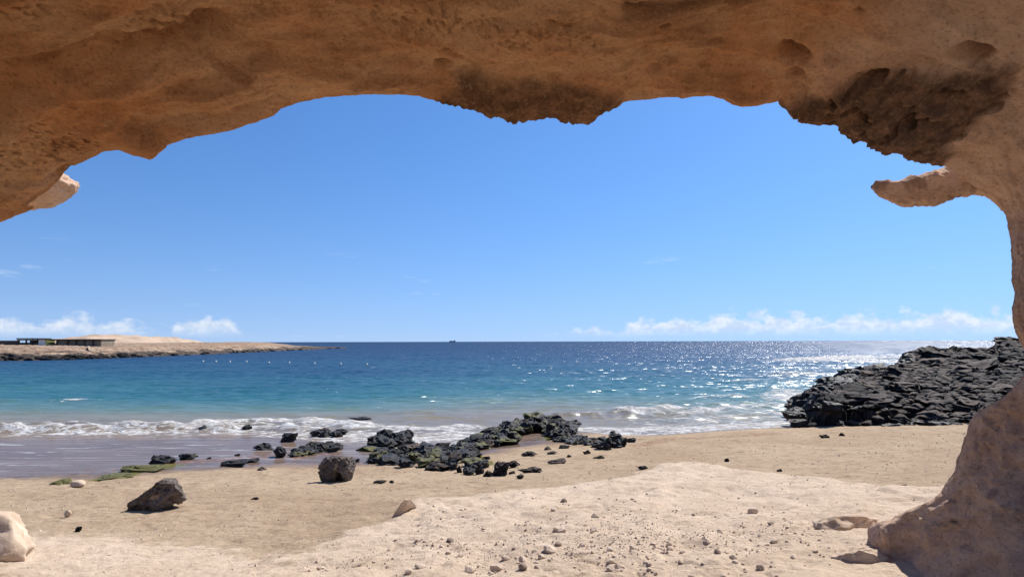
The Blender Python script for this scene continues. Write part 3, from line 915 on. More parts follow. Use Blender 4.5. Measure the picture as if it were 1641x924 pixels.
def mat_boulder():
    m, t = material('boulder_stone')
    co = t.n('ShaderNodeTexCoord').outputs['Object']
    n = t.noise(co, 3.0, 6, 0.65); f = t.noise(co, 22.0, 6, 0.72)
    c = t.mix(t.smooth(n, 0.35, 0.65), (0.115, 0.094, 0.082), (0.23, 0.19, 0.162))
    c = t.mix(t.math('MULTIPLY', t.smooth(f, 0.52, 0.66), 0.8), c, (0.03, 0.022, 0.018))
    c = t.mix(t.math('MULTIPLY', t.smooth(f, 0.40, 0.30), 0.5), c, (0.30, 0.24, 0.19))
    c = t.mix(t.math('MULTIPLY', t.attr('filled'), 0.9), c, (0.42, 0.31, 0.20))
    nb = t.bump(t.noise(co, 16.0, 7, 0.75), 1.0, 0.06)
    finish(t, c, 0.85, nb, **{'Specular IOR Level': 0.2})
    return m


M_BOULDER = mat_boulder()


def make_boulder(name, base_px, wpx, hpx, shape, rz, label, group):
    p = hit(*base_px); d = np.linalg.norm(p - np.array([0, 0, CZ])); s = d / F
    V, Q = ICO[6]
    v, fill = shape(V)
    v = unit(v) * np.array([wpx * s / 2, wpx * s / 2 * 0.62, hpx * s / 2])
    v = v + V * (0.014 * fbm(v * 7, 4) + 0.010 * fbm(v * 22, 3) - 0.040 * sstep(fbm(v * 13 + 4, 2), .22, .55) - 0.02 * sstep(fbm(v * 27 + 4, 2), .25, .5))[:, None]
    v[:, 2] += hpx * s / 2 * 0.80
    me = mesh_np(name, v, Q, M_BOULDER, {'filled': fill})
    o = link(name, me, loc=(p[0], p[1] + 0.16, p[2]))
    o.rotation_euler[2] = rz
    tag(o, label, 'boulder', group)
    return o


def shape_wedge(V):
    v = V.copy()
    r = np.random.default_rng(3)
    for n, d in (((0.35, -0.1, 0.9), .62), ((-0.55, 0, 0.83), .42), ((0.85, 0.1, 0.35), .72), ((0.1, -0.95, 0.25), .62), ((-0.9, -0.3, 0.1), .85), ((0.1, 0.1, -1), .55), ((-.2, -.7, -.6), .7), ((0.6, -0.5, -0.6), .62), ((0.2, 0.9, 0.2), .6)):
        n = np.array(n) / np.linalg.norm(n); s = np.maximum(v @ n - d, 0); v = v - s[:, None] * n
    v = v * (1 + 0.09 * fbm(V * 1.8 + 3, 3))[:, None]
    zr = (v[:, 2] - v[:, 2].min()) / np.ptp(v[:, 2])
    v[:, 2] += 0.42 * v[:, 0] * zr
    # a chipped hollow on the face
    h = np.exp(-(((V[:, 0] - 0.12) / 0.26) ** 2 + ((V[:, 2] - 0.12) / 0.14) ** 2)) * (V[:, 1] < 0)
    v[:, 1] += 0.16 * h
    return v, sstep(h, 0.55, 0.8)


def shape_lobes(V):
    v = V * np.array([1, 0.9, 0.8])
    ang_ = V[:, 0]
    notch = np.exp(-((V[:, 0] - 0.18) / 0.22) ** 2) * sstep(V[:, 2], 0.35, -0.55) * sstep(V[:, 1], 0.45, -0.1)
    v[:, 2] += 0.75 * notch * np.maximum(-v[:, 2], 0)
    v[:, 1] += 0.35 * notch
    groove = np.exp(-((V[:, 0] - 0.05 - 0.35 * V[:, 2]) / 0.16) ** 2) * (V[:, 1] < 0.3)
    v = v * (1 - 0.24 * groove)[:, None]
    for n, d in (((-0.7, -0.2, 0.75), .66), ((0.75, -0.3, 0.4), .80), ((0, 0, 1), .46), ((0.2, -0.8, 0.5), .70), ((-0.5, -0.8, -0.1), .74), ((0, 0, -1), .62), ((0.9, 0, -0.3), .84), ((-.95, 0, -.2), .86), ((0.1, -0.9, .1), .7)):
        n = np.array(n) / np.linalg.norm(n); s = np.maximum(v @ n - d, 0); v = v - s[:, None] * n * 0.85
    v = v * (1 + 0.08 * fbm(V * 2.2 + 9, 3))[:, None]
    return v, sstep(groove, 0.6, 0.95) * sstep(fbm(V * 4, 3), -0.3, 0.1) * sstep(V[:, 2], -0.2, 0.1)


make_boulder('boulder', (241, 818), 77, 45, shape_wedge, 0.10, 'wedge shaped brown boulder, higher at its right end, lying alone on the sand', 'large boulders on the sand')
make_boulder('boulder', (536, 772), 58, 40, shape_lobes, -0.05, 'brown boulder with a split between two rounded lobes, near the black rocks', 'large boulders on the sand')

# --- lone dark rocks (px, py at the base, width px, height px, material)
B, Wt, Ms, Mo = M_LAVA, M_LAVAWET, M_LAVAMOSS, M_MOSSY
LONE = [
    (253, 745, 40, 15, Wt, 'rounded black rock on wet sand beside the green algae'),
    (297, 736, 24, 8, Ms, 'small flat dark rock in the wet sand right of the rounded black rock'),
    (334, 736, 8, 4, Wt, 'tiny black stone on the wet sand, left of two near the long low rock'),
    (379, 730, 9, 3, Wt, 'tiny black stone on the wet sand above the long low rock'),
    (372, 747, 40, 8, Wt, 'long low dark rock at the edge of wet sand'),
    (402, 741, 22, 6, Wt, 'small low dark rock at the right end of the long low rock'),
    (425, 721, 34, 10, Wt, 'ragged flat dark rock in the swash left of the rocky chain'),
    (461, 708, 26, 13, Wt, 'small dark rock in the foam above the ragged flat rock'),
    (447, 733, 22, 16, Wt, 'upright black stone at the water edge left of the rocky chain'),
    (575, 673, 38, 5, Wt, 'low dark rock awash in the sea behind the surf'),
    (592, 723, 44, 8, Ms, 'low dark rock awash left of the big flat black rock'),
    (656, 719, 16, 13, Wt, 'small grey rock in the foam right of the big flat black rock'),
    (320, 691, 22, 8, Wt, 'dark rock showing in the breaking wave, left of two'),
    (393, 690, 16, 9, Wt, 'dark rock showing in the breaking wave, right of two'),
    (222, 756, 60, 7, Mo, 'low green algae covered rock below the rounded black rock'),
    (176, 768, 46, 5, Mo, 'thin green algae covered ledge at the wet sand edge'),
    (100, 776, 30, 5, Mo, 'small flat green rock on sand at the far left'),
    (803, 763, 26, 22, B, 'dark pointed stone standing on the sand before the middle rocks'),
    (823, 748, 20, 10, B, 'brown overhanging stone on the sand patch behind the pointed stone'),
    (849, 758, 36, 9, B, 'long slanting flat stone on the sand right of the pointed stone'),
    (783, 764, 18, 10, B, 'small dark stone touching the left of the pointed stone'),
    (768, 760, 14, 10, B, 'small dark stone at the near tip of the black rock heap'),
    (821, 760, 11, 6, B, 'little round stone just right of the pointed stone'),
    (833, 766, 12, 6, B, 'little dark stone below the slanting flat stone'),
    (893, 743, 30, 6, B, 'flat brown stone on the sand right of the overhanging stone'),
    (848, 731, 26, 8, B, 'low grey rock in the middle of the sand patch'),
    (879, 720, 12, 5, B, 'small flat dark stone on the sand patch, left of a pair'),
    (905, 719, 18, 5, B, 'small flat dark stone on the sand patch, right of a pair'),
    (885, 727, 16, 4, B, 'thin flat stone on the sand patch below the pair'),
    (940, 728, 12, 7, B, 'little dark block on the sand right of the sand patch'),
    (912, 732, 8, 4, B, 'tiny brown stone in the right of the sand patch'),
    (779, 737, 12, 6, B, 'little dark stone beside the mossy end of the rocks'),
    (960, 735, 18, 5, B, 'flat reddish stone on the sand below the mossy tail of rocks'),
    (1030, 752, 16, 6, B, 'small dark stone at the upper edge of the pale slab'),
    (607, 775, 20, 5, B, 'flat brown stone on the sand right of the lobed boulder'),
    (627, 774, 8, 5, B, 'tiny brown stone on the sand beyond the flat brown stone'),
    (420, 753, 14, 5, B, 'small reddish stone on the sand left of the lobed boulder'),
    (124, 851, 9, 6, B, 'tiny dark stone alone on the sand at the left'),
    (408, 801, 12, 4, B, 'small grey stone on the sand between the two boulders'),
    (1322, 702, 14, 6, B, 'small dark stone on the sand near the lava shelf, left of two'),
    (1350, 699, 9, 6, B, 'small dark stone on the sand near the lava shelf, right of two'),
    (1165, 739, 7, 5, B, 'tiny dark stone on the sand above the pale slab'),
    (1250, 756, 8, 5, B, 'tiny dark stone on the smooth sand right of centre'),
    (1450, 782, 14, 5, B, 'small flat brown stone on the sand left of the arch foot'),
    (1012, 709, 18, 7, Wt, 'small black rock at the right tip of the mossy tail'),
]
for i, (a_, b_, w_, h_, m_, lab) in enumerate(LONE):
    p, hw_, hh = rock_size_px(a_, b_, w_, h_)
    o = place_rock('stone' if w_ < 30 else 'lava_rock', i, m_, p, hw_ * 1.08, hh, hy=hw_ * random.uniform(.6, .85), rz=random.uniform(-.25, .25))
    tag(o, lab, 'stone' if w_ < 30 else 'rock', 'loose dark rocks by the water')


# --- outcrops: a bed of rock with separate blocks as parts
def outcrop(name, label, cat, pts_sizes, mats, group=None, base=None):
    root = empty(name, base)
    tag(root, label, cat, group)
    for i, (p, hx_, hy, hz, rz) in enumerate(pts_sizes):
        place_rock('rock', random.randrange(10), random.choice(mats), p, hx_, hz, hy=hy, rz=rz, parent=root, sink=0.28)
    return root


def fill_poly(poly, n, wrange, hfun, sep=0.62):
    """Scatter rocks over the ground seen inside a pixel polygon."""
    out = []; tries = 0
    xs = [q[0] for q in poly]; ys_ = [q[1] for q in poly]
    while len(out) < n and tries < 6000:
        tries += 1
        x = random.uniform(min(xs), max(xs)); y = random.uniform(min(ys_), max(ys_))
        if not inside(np.array([x]), np.array([y]), poly)[0]: continue
        p = hit(x, y); d = np.linalg.norm(p - np.array([0, 0, CZ]))
        w_ = random.uniform(*wrange) * d / F / 2
        if any(math.hypot(p[0] - q[0][0], p[1] - q[0][1]) < sep * (w_ + q[1]) for q in out): continue
        h_ = hfun(x, y) * random.uniform(0.7, 1.15) * d / F
        p[2] = max(p[2], -0.05)
        out.append((p, w_, w_ * random.uniform(.75, 1.1), h_, random.uniform(-3, 3)))
    return out


rocks = fill_poly([(735, 724), (752, 708), (775, 698), (820, 684), (860, 679), (905, 682), (925, 690), (922, 702), (890, 704), (868, 694), (832, 697), (815, 713), (780, 720), (755, 730)], 120, (11, 48), lambda x, y: 11 + 8 * max(0, 1 - abs(x - 860) / 60), 0.46)
tailr = fill_poly([(885, 706), (915, 700), (960, 706), (985, 710), (1003, 708), (1006, 716), (980, 722), (930, 716)], 34, (8, 30), lambda x, y: 6 + 13 * max(0, 1 - abs(x - 985) / 30), 0.5)
outcrop('lava_outcrop', 'black lava ridge with green moss curving round the sand patch', 'rocks', rocks + tailr, [M_LAVAWET, M_LAVAWET, M_LAVAMOSS, M_LAVA], 'lava outcrops at the water edge', rocks[0][0])
rocks = fill_poly([(592, 742), (612, 728), (650, 722), (690, 720), (735, 724), (765, 735), (772, 752), (755, 762), (720, 757), (690, 754), (650, 752), (615, 748)], 62, (9, 42), lambda x, y: 13, 0.58)
outcrop('lava_outcrop', 'heap of angular black boulders on the near side of the foam', 'rocks', rocks, [M_LAVAWET, M_LAVAWET, M_LAVA, M_LAVAMOSS], 'lava outcrops at the water edge', rocks[0][0])
rocks = fill_poly([(586, 714), (600, 706), (640, 702), (660, 700), (655, 712), (630, 717), (600, 720)], 16, (18, 40), lambda x, y: 15, 0.4)
outcrop('lava_outcrop', 'big flat black rock standing in the foam left of the ridge', 'rocks', rocks, [M_LAVAWET], 'lava outcrops at the water edge', rocks[0][0])
rocks = fill_poly([(463, 733), (480, 722), (520, 716), (548, 716), (545, 722), (505, 730), (475, 736)], 18, (12, 30), lambda x, y: 11, 0.45)
outcrop('lava_outcrop', 'chain of wet black rocks along the water behind the lobed boulder', 'rocks', rocks, [M_LAVAWET, M_LAVAWET, M_LAVAMOSS], 'lava outcrops at the water edge', rocks[0][0])
rocks = fill_poly([(488, 698), (515, 694), (540, 692), (552, 695), (540, 700), (500, 701)], 9, (14, 26), lambda x, y: 9, 0.45)
outcrop('lava_outcrop', 'small cluster of black rocks out in the white surf', 'rocks', rocks, [M_LAVAWET], 'lava outcrops at the water edge', rocks[0][0])
rocks = fill_poly([(520, 742), (550, 734), (590, 740), (570, 745)], 7, (10, 20), lambda x, y: 5, 0.5)
outcrop('lava_outcrop', 'few low dark rocks just behind the lobed boulder', 'rocks', rocks, [M_LAVAWET], 'lava outcrops at the water edge', rocks[0][0])

# --- the lava shelf on the right
EY = np.array([20, 23.6, 25, 30, 36, 42, 47, 50, 53, 57, 62, 70, 80, 92])
EX = np.array([30, 11.6, 9.9, 12.1, 15.8, 19.3, 22.2, 24.5, 27.5, 31.5, 34.5, 39.5, 46, 58])


def shelf_z(x, y):
    x = np.asarray(x, float).ravel(); y = np.asarray(y, float).ravel()
    p = np.stack([x, y, 0 * x], 1)
    xe = np.interp(y, EY, EX) + 0.7 * fbm(p * 0.35 + 2, 3)
    d = x - xe
    yf = np.interp(x, [9, 12, 16, 24, 40], [24.2, 23.4, 22.6, 22.2, 22.0]) + 0.5 * fbm(p * 0.4 + 8, 3)
    wfr = np.interp(x, [10, 13, 16, 20], [1.2, 1.8, 6.0, 9.0])
    front = sstep((y - yf) / wfr, 0.0, 1.0)
    low = 0.35 * sstep(x, 12, 16)
    top = 0.96 + 0.004 * (y - 25) + 0.60 * sstep(y, 54, 68) * sstep(x, 30, 42) + 1.15 * sstep(x / np.maximum(y, 1), 0.69, 0.735) * sstep(y, 50, 60)
    z = low + (top - low) * front
    z = z * sstep(d, -0.4, 1.3) - 1.2 * (1 - sstep(d, -0.8, 0.5)) - 0.9 * (1 - sstep(y - yf, -1.0, 0.3))
    z = z - 1.2 * sstep(y, 88, 96)
    return z + 0.22 * fbm(p * 0.45, 3) * sstep(d, 0, 2), d, y - yf


lu = np.linspace(0.36, 1.15, 170); lyv = np.concatenate([np.linspace(20.5, 30, 70), np.geomspace(30.2, 98, 120)])
qx = (lu[None, :] * lyv[:, None]).ravel(); qy = np.repeat(lyv[:, None], len(lu), 1).ravel()
qz, qd, qf = shelf_z(qx, qy)
qp = np.stack([qx, qy, qz], 1)
w1, w2 = worley(qp * np.array([0.9, 0.9, 0.4]))
qz = qz - 0.34 + 0.30 * sstep(w2 - w1, 0.0, 0.3) * sstep(qd, 0.3, 1.5) * (0.4 + w1) - 0.2 * sstep(w2 - w1, 0.10, 0.0)
shelf = empty('lava_shelf', (14, 25, 0.5))
tag(shelf, 'broad shelf of broken black lava blocks reaching into the sea at right', 'lava shelf')
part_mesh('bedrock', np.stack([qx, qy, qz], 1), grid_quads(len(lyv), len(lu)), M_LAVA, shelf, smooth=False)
cand = []
r = np.random.default_rng(21)
tries = 0
grid_b = {}
NC = 26000
cyv = 22.0 + 66 * r.random(NC) ** 1.9; cxv = cyv * r.uniform(0.40, 0.80, NC)
czv, cdv, cfv = shelf_z(cxv, cyv)
while tries < NC and len(cand) < 1600:
    x, y, z, d, f_ = cxv[tries], cyv[tries], czv[tries], cdv[tries], cfv[tries]
    tries += 1
    sc_ = (0.22 + 0.62 * r.random() ** 2.2) * (1 + max(0, y - 34) / 38)
    if d < 0.05 + 0.8 * (r.random() < .4) or f_ < 0.15 or z < 0.05: continue
    key = (int(x // 2), int(y // 2)); ok = True
    for kx in (-1, 0, 1):
        for ky in (-1, 0, 1):
            for (a_, b_, s_) in grid_b.get((key[0] + kx, key[1] + ky), ()):
                if math.hypot(a_ - x, b_ - y) < 0.74 * (s_ + sc_): ok = False
    if not ok: continue
    grid_b.setdefault(key, []).append((x, y, sc_))
    cand.append((sc_ / math.hypot(x, y), x, y, z, sc_, d))
cand.sort(reverse=True)
print('shelf blocks', len(cand))
SM = []
for s in range(6):
    v, q = angular(2, 300 + s, cuts=10, rough=0.13)
    SM.append((unit(v), q))
restV, restQ, nv = [], [], 0
for i, (_, x, y, z, s_, d) in enumerate(cand):
    fl = r.uniform(0.34, 0.62) if d > 1.4 else r.uniform(0.5, 0.85)
    if i < 290:
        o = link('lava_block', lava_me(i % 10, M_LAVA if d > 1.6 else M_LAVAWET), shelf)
        o.scale = (s_ * r.uniform(1.0, 1.35), s_ * r.uniform(0.85, 1.1), s_ * fl)
        o.rotation_euler = (r.uniform(-.35, .22), r.uniform(-.28, .28), r.uniform(-.5, .5) + (math.pi if r.random() < .5 else 0))
        o.location = (x - 14, y - 25, z + 0.10 - 0.5)
    else:
        v, q = SM[i % 6]
        a_ = r.uniform(0, 6.28); c_, s2 = math.cos(a_), math.sin(a_)
        vv_ = v * np.array([s_ * 1.1, s_, s_ * fl])
        vv_ = np.stack([vv_[:, 0] * c_ - vv_[:, 1] * s2, vv_[:, 0] * s2 + vv_[:, 1] * c_, vv_[:, 2]], 1) + np.array([x, y, z + 0.08])
        restV.append(vv_); restQ.append(q + nv); nv += len(v)
if restV:
    o = part_mesh('far_lava_blocks', np.concatenate(restV), np.concatenate(restQ), M_LAVA, shelf, smooth=False)
    o['kind'] = 'stuff'

# ------------------------------------------------------------------ pale stones and gravel in the foreground
M_PEB = mat_plain('pale_stone', (0.48, 0.375, 0.285), (0.64, 0.52, 0.41), 9.0, 0.95, 0.5, 0.01)
M_PEB2 = mat_plain('grey_stone', (0.26, 0.19, 0.145), (0.38, 0.30, 0.235), 9.0, 0.95, 0.5, 0.01)
PEB = []
for s in range(8):
    v, q = angular(2, 500 + s, cuts=9, rough=0.12)
    PEB.append((unit(v), q))
PEB_ME = [[mesh_np('pebble', v, q, m_, smooth=False) for v, q in PEB] for m_ in (M_PEB, M_PEB2)]
clusters = [(1040, 880, 90, 34, 46), (870, 878, 60, 26, 26), (960, 850, 90, 26, 22), (1130, 905, 90, 22, 24), (690, 865, 45, 12, 14), (740, 880, 40, 10, 8), (1180, 860, 80, 30, 14), (790, 905, 60, 14, 10), (560, 900, 70, 20, 7), (1270, 890, 60, 20, 8), (960, 900, 60, 14, 12), (1100, 800, 170, 24, 16), (720, 820, 40, 10, 8), (1060, 860, 260, 50, 36)]
r = np.random.default_rng(33)
spots = []
CLN = ['in the dense cluster right of the slab centre', 'in the cluster at the middle of the slab', 'on the upper middle of the slab', 'in the group at the bottom right of centre', 'in the sparse patch left of the slab centre',
       'in the small patch below the sparse left patch', 'on the slab towards the arch foot', 'at the bottom edge left of centre', 'near the bottom left corner of the slab', 'close to the left tip of the arch foot',
       'at the bottom edge of the picture centre', 'on the smooth upper right band of the slab', 'behind the rock fin on the upper left of the slab', 'strewn thinly over the wide right half of the slab']
BIGL = ['largest pale stone at the lower left of the slab', 'blocky pale stone right at the middle of the slab', 'rounded pale stone at the bottom centre left', 'large pale stone with a dark left side at bottom centre', 'darker blocky stone right of the large bottom stone',
        'long pale stone in the middle cluster of the slab', 'dark knobbly stone highest on the slab centre', 'wide pale stone at the bottom right of centre', 'pale stone above the wide bottom right stone', 'pale stone cut by the bottom edge right of centre', 'round grey stone standing alone right of the clusters',
        'pale stone nearest the arch foot', 'flat pale stone just left of the largest lower left stone', 'small pale block near the bottom right cluster', 'flat pale stone far left on the slab', 'pale stone at the lower left tip of the slab', 'pale stone above the long middle stone', 'dark stone on the bright upper band of the slab', 'tiny stone right of the dark upper band stone']
for ci, (cx_, cy_, sx_, sy_, n_) in enumerate(clusters):
    for _ in range(n_):
        spots.append((cx_ + sx_ * r.normal() * .6, cy_ + sy_ * r.normal() * .6, min(15, 3.2 + 2.8 * r.gamma(1.0, 1.0)), CLN[ci]))
BIGP = [(673, 905, 17), (868, 887, 12), (753, 903, 15), (795, 902, 19), (838, 905, 15), (880, 878, 22), (954, 828, 14), (992, 904, 18), (1016, 879, 14), (1173, 923, 18), (1240, 862, 12), (1272, 888, 11), (655, 913, 12), (1178, 898, 9), (515, 904, 15), (487, 914, 12), (810, 884, 13), (903, 803, 11), (962, 803, 8)]
spots = [(*q, None) for q in BIGP] + [s_ for s_ in spots if s_[1] < 930 and s_[1] > 790]
bx = []
for i, (a_, b_, w_, cl_) in enumerate(spots):
    p = hit(a_, b_, lift=0.09); bx.append(p)
bx = np.array(bx)
bz, _, _ = ground_z(bx[:, 0], bx[:, 1])
for i, (a_, b_, w_, cl_) in enumerate(spots):
    if a_ > 1360: continue
    d = np.linalg.norm(bx[i] - np.array([0, 0, CZ])); s_ = w_ * d / F / 2
    dark = 1 if (r.random() < 0.2 and cl_) or i in (4, 6, 10, 17) else 0
    o = link('pebble', PEB_ME[dark][i % 8])
    hz = s_ * r.uniform(.45, .8)
    o.scale = (s_, s_ * r.uniform(.7, 1.0), hz)
    o.rotation_euler = (r.uniform(-.3, .3), r.uniform(-.3, .3), r.uniform(0, 6.28))
    o.location = (bx[i][0], bx[i][1], bz[i] + hz * 0.45)
    if cl_ is None:
        lab = BIGL[i]
    else:
        lab = ('small brownish grey pebble ' if dark else 'small pale pebble ') + cl_
    tag(o, lab, 'pebble', ('dark pebbles ' if dark else 'pale pebbles ') + (cl_ or 'standing out on the slab'))
# fine gravel, one mass
gn = 3200
gxs, gys = [], []
for cx_, cy_, sx_, sy_, n_ in clusters:
    m_ = int(gn * n_ / 251 * .75)
    gxs.append(cx_ + sx_ * r.normal(size=m_) * .9); gys.append(cy_ + sy_ * r.normal(size=m_) * .8)
gxs = np.concatenate(gxs); gys = np.concatenate(gys)
# pixel -> slab plane, approximately, then onto the true surface
pts = []
for a_, b_ in zip(gxs, gys):
    if 800 < b_ < 935 and 350 < a_ < 1380:
        pts.append(on_z(a_, b_, 1.42))
pts = np.array(pts)
ext_y = 5 + 16 * r.random(7000) ** 0.8; ext_x = ext_y * r.uniform(-.8, .8, 7000)
pts = np.r_[pts, np.stack([ext_x, ext_y, 0 * ext_x], 1)]
gzz, _, _ = ground_z(pts[:, 0], pts[:, 1])
keep = tps(pts[:, 0], pts[:, 1]) > 0.38
pts = pts[keep]; gzz = gzz[keep]
tet = np.array([[1, 0, -.4], [-.6, .85, -.4], [-.55, -.8, -.4], [.1, .05, .75], [.5, -.6, .3]])
tq = np.array([[0, 1, 3], [1, 2, 3], [2, 4, 3], [4, 0, 3], [0, 2, 1], [0, 4, 2]])
n = len(pts); szs = (0.004 + 0.011 * r.random(n) ** 5) * (1 + pts[:, 1] / 20); th = r.uniform(0, 6.28, n)
vx = tet[None] * (szs[:, None, None] * r.uniform(.7, 1.3, (n, 1, 3)))
c_, s2 = np.cos(th)[:, None], np.sin(th)[:, None]
vg = np.stack([vx[..., 0] * c_ - vx[..., 1] * s2 + pts[:, 0, None], vx[..., 0] * s2 + vx[..., 1] * c_ + pts[:, 1, None], vx[..., 2] + gzz[:, None] + szs[:, None] * .2], -1).reshape(-1, 3)
tg = (tq[None] + 5 * np.arange(n)[:, None, None]).reshape(-1, 3)
tag(link('gravel', mesh_np('gravel', vg, tg, M_PEB, smooth=False)), 'fine gravel strewn over the sand and slab', 'gravel', kind='stuff')

# --- pale rocks that are part of the weathered slab's edge
M_PALE = mat_plain('pale_sandstone', (0.44, 0.33, 0.235), (0.54, 0.42, 0.315), 3.5, 0.95, 0.5, 0.02)


def pale_rock(name, px, py, wpx, hpx, seed, label, cat, rz=0.0, flat=1.0, cuts=9, rough=0.08, sub=5, dy=0.8, sink=0.5, smooth=True):
    p = hit(px, py, lift=0.05); d = np.linalg.norm(p - np.array([0, 0, CZ])); s_ = d / F
    v, q = angular(sub, seed, cuts, 1.0, rough, (0.6, 0.95))
    v = unit(v) * np.array([wpx * s_ / 2, wpx * s_ / 2 * dy, hpx * s_ / (2 - 2 * sink)])
    v = v + 0.008 * fbm(v * 9, 4)[:, None] * np.sign(v)
    v[:, 2] += hpx * s_ / (2 - 2 * sink) * (1 - 2 * sink)
    o = link(name, mesh_np(name, v, q, M_PALE, smooth=smooth), loc=(p[0], p[1] + wpx * s_ * dy * 0.3, p[2]))
    o.rotation_euler[2] = rz
    tag(o, label, cat)
    return o


pale_rock('pale_rock', -98, 892, 165, 46, 707, 'sunlit pale sandstone block at the left edge of the beach', 'rock', 0.2, rough=0.06, dy=0.7, cuts=12)
pale_rock('sandstone_ledge', 1372, 850, 110, 20, 711, 'low pale rounded ledge beside the upper tip of the arch foot', 'rock ledge', 0.15, rough=0.14, dy=0.5)
pale_rock('sandstone_ledge', 1384, 899, 80, 16, 713, 'low pale rounded ledge below the left tip of the arch foot', 'rock ledge', -0.1, rough=0.14, dy=0.5)
pale_rock('pale_rock', 122, 776, 20, 5, 719, 'small flat pale stone beside the small green rock', 'stone', 0.0, sub=3)
pale_rock('pale_rock', 107, 823, 9, 5, 721, 'little whitish stone alone on sand at left', 'stone', 0.0, sub=3)
# thin leaning fin of rock at the slab's edge
p = hit(640, 826, lift=0.05); s_ = np.linalg.norm(p - np.array([0, 0, CZ])) / F
fin2 = np.array([(-13, -5), (-10, 2), (-4, 12), (3, 22), (8, 26), (12, 25), (10, 17), (4, 8), (-3, -3)], float) * s_
fv = []
for ox_, oy_, zs_ in ((0.0, 0.0, 1.0), (0.015, 0.04, 0.98), (0.04, 0.14, 0.74), (0.06, 0.26, 0.40), (0.08, 0.42, -0.1)):
    for a_, b_ in fin2:
        fv.append([a_ + ox_, oy_ + 0.25 * a_, b_ * zs_ - 0.02])
fv = np.array(fv); fv = fv + 0.004 * fbm(fv * 20, 2)[:, None]
fq = grid_quads(5, len(fin2))
capf = [[0, k_ + 1, k_] for k_ in range(1, len(fin2) - 1)]
me = bpy.data.meshes.new('rock_fin'); me.from_pydata([tuple(x) for x in fv], [], [tuple(int(i) for i in q) for q in fq] + [tuple(c) for c in capf]); me.materials.append(M_PALE); me.update()
tag(link('rock_fin', me, loc=tuple(p)), 'small pointed fin of pale rock at the edge of the slab, dark on its left', 'rock')

# ------------------------------------------------------------------ headland across the bay
print('headland...')
M_HEAD, t = material('headland_ground')
geo = t.n('ShaderNodeNewGeometry'); pos = geo.outputs['Position']
zz = t.n('ShaderNodeSeparateXYZ', {0: pos}).outputs[2]
n1 = t.noise(t.mapping(pos, scale=(1, 1, 2.5)), 0.16, 6, 0.65)
n2 = t.noise(t.mapping(pos, scale=(1, 1, 2.5)), 0.7, 6, 0.7)
sandc = t.mix(t.smooth(n1, 0.35, 0.65), (0.27, 0.185, 0.122), (0.38, 0.28, 0.195))
sandc = t.mix(t.math('MULTIPLY', t.smooth(n2, 0.46, 0.62), 0.85), sandc, (0.15, 0.082, 0.052))
lavac = t.mix(t.smooth(n2, 0.35, 0.65), (0.022, 0.018, 0.018), (0.10, 0.075, 0.055))
hl = t.smooth(t.math('ADD', zz, t.math('MULTIPLY', t.math('SUBTRACT', n1, 0.5), 4.0)), 0.85, 1.35)
c = t.mix(hl, lavac, sandc)
finish(t, c, 0.9, t.bump(n2, 0.8, 0.6), **{'Specular IOR Level': 0.2})
HS = [(-420, 583), (-200, 581), (0, 578), (100, 576.5), (200, 573), (280, 569.5), (340, 567.3), (420, 563.5), (500, 560), (552, 557.6)]
hsw = np.array([on_z(a_, b_, 0)[:2] for a_, b_ in HS])


def head_x_of(u_):
    return u_


hu = np.linspace(-1.15, -0.243, 420)                    # tangent of the direction
wl = np.interp(hu, hsw[:, 0] / hsw[:, 1], hsw[:, 1])    # distance of the waterline in each direction
kk = np.r_[np.linspace(-0.04, 0.45, 70), np.linspace(0.46, 2.2, 60)[1:]]
hY = wl[None, :] * (1 + kk[:, None]); hX = hu[None, :] * hY
hp_ = np.stack([hX.ravel(), hY.ravel(), 0 * hX.ravel()], 1)
KK = np.repeat(kk[:, None], len(hu), 1).ravel(); HU = np.tile(hu, len(kk))
pxh = PW / 2 + F * HU * 1.0
topz = np.interp(pxh, [-500, 0, 160, 300, 400, 430, 445, 500, 550], [3.3, 3.0, 2.9, 3.05, 3.35, 2.9, 2.0, 1.1, 0.3])
inl = np.interp(pxh, [-500, 430, 470, 550], [2.2, 2.2, 0.5, 0.25])
n_ = fbm(hp_ * 0.11, 4)
hz = topz * (0.42 * sstep(KK + 0.02 * n_, 0.0, 0.035) + 0.33 * sstep(KK + 0.03 * n_, 0.06, 0.11) + 0.25 * sstep(KK, 0.12, 0.5))
hz = hz - 1.2 * sstep(KK, 0.0, -0.03) - 4 * sstep(KK - inl, -0.12, 0.0)
hz = hz + sstep(KK, -0.01, 0.05) * (0.22 * fbm(hp_ * 0.35 + 4, 4) + 0.12 * fbm(hp_ * 1.0 + 4, 3)) * np.where(pxh > 440, .8, 1)
hz = np.where(pxh > 430, np.minimum(hz, topz * 1.15 + 0.25), hz)
me = mesh_np('headland', np.stack([hp_[:, 0], hp_[:, 1], hz], 1), grid_quads(len(kk), len(hu)), M_HEAD, smooth=True)
tag(link('headland', me), 'low tan headland with a dark rocky shore across the bay', 'headland', kind='structure')

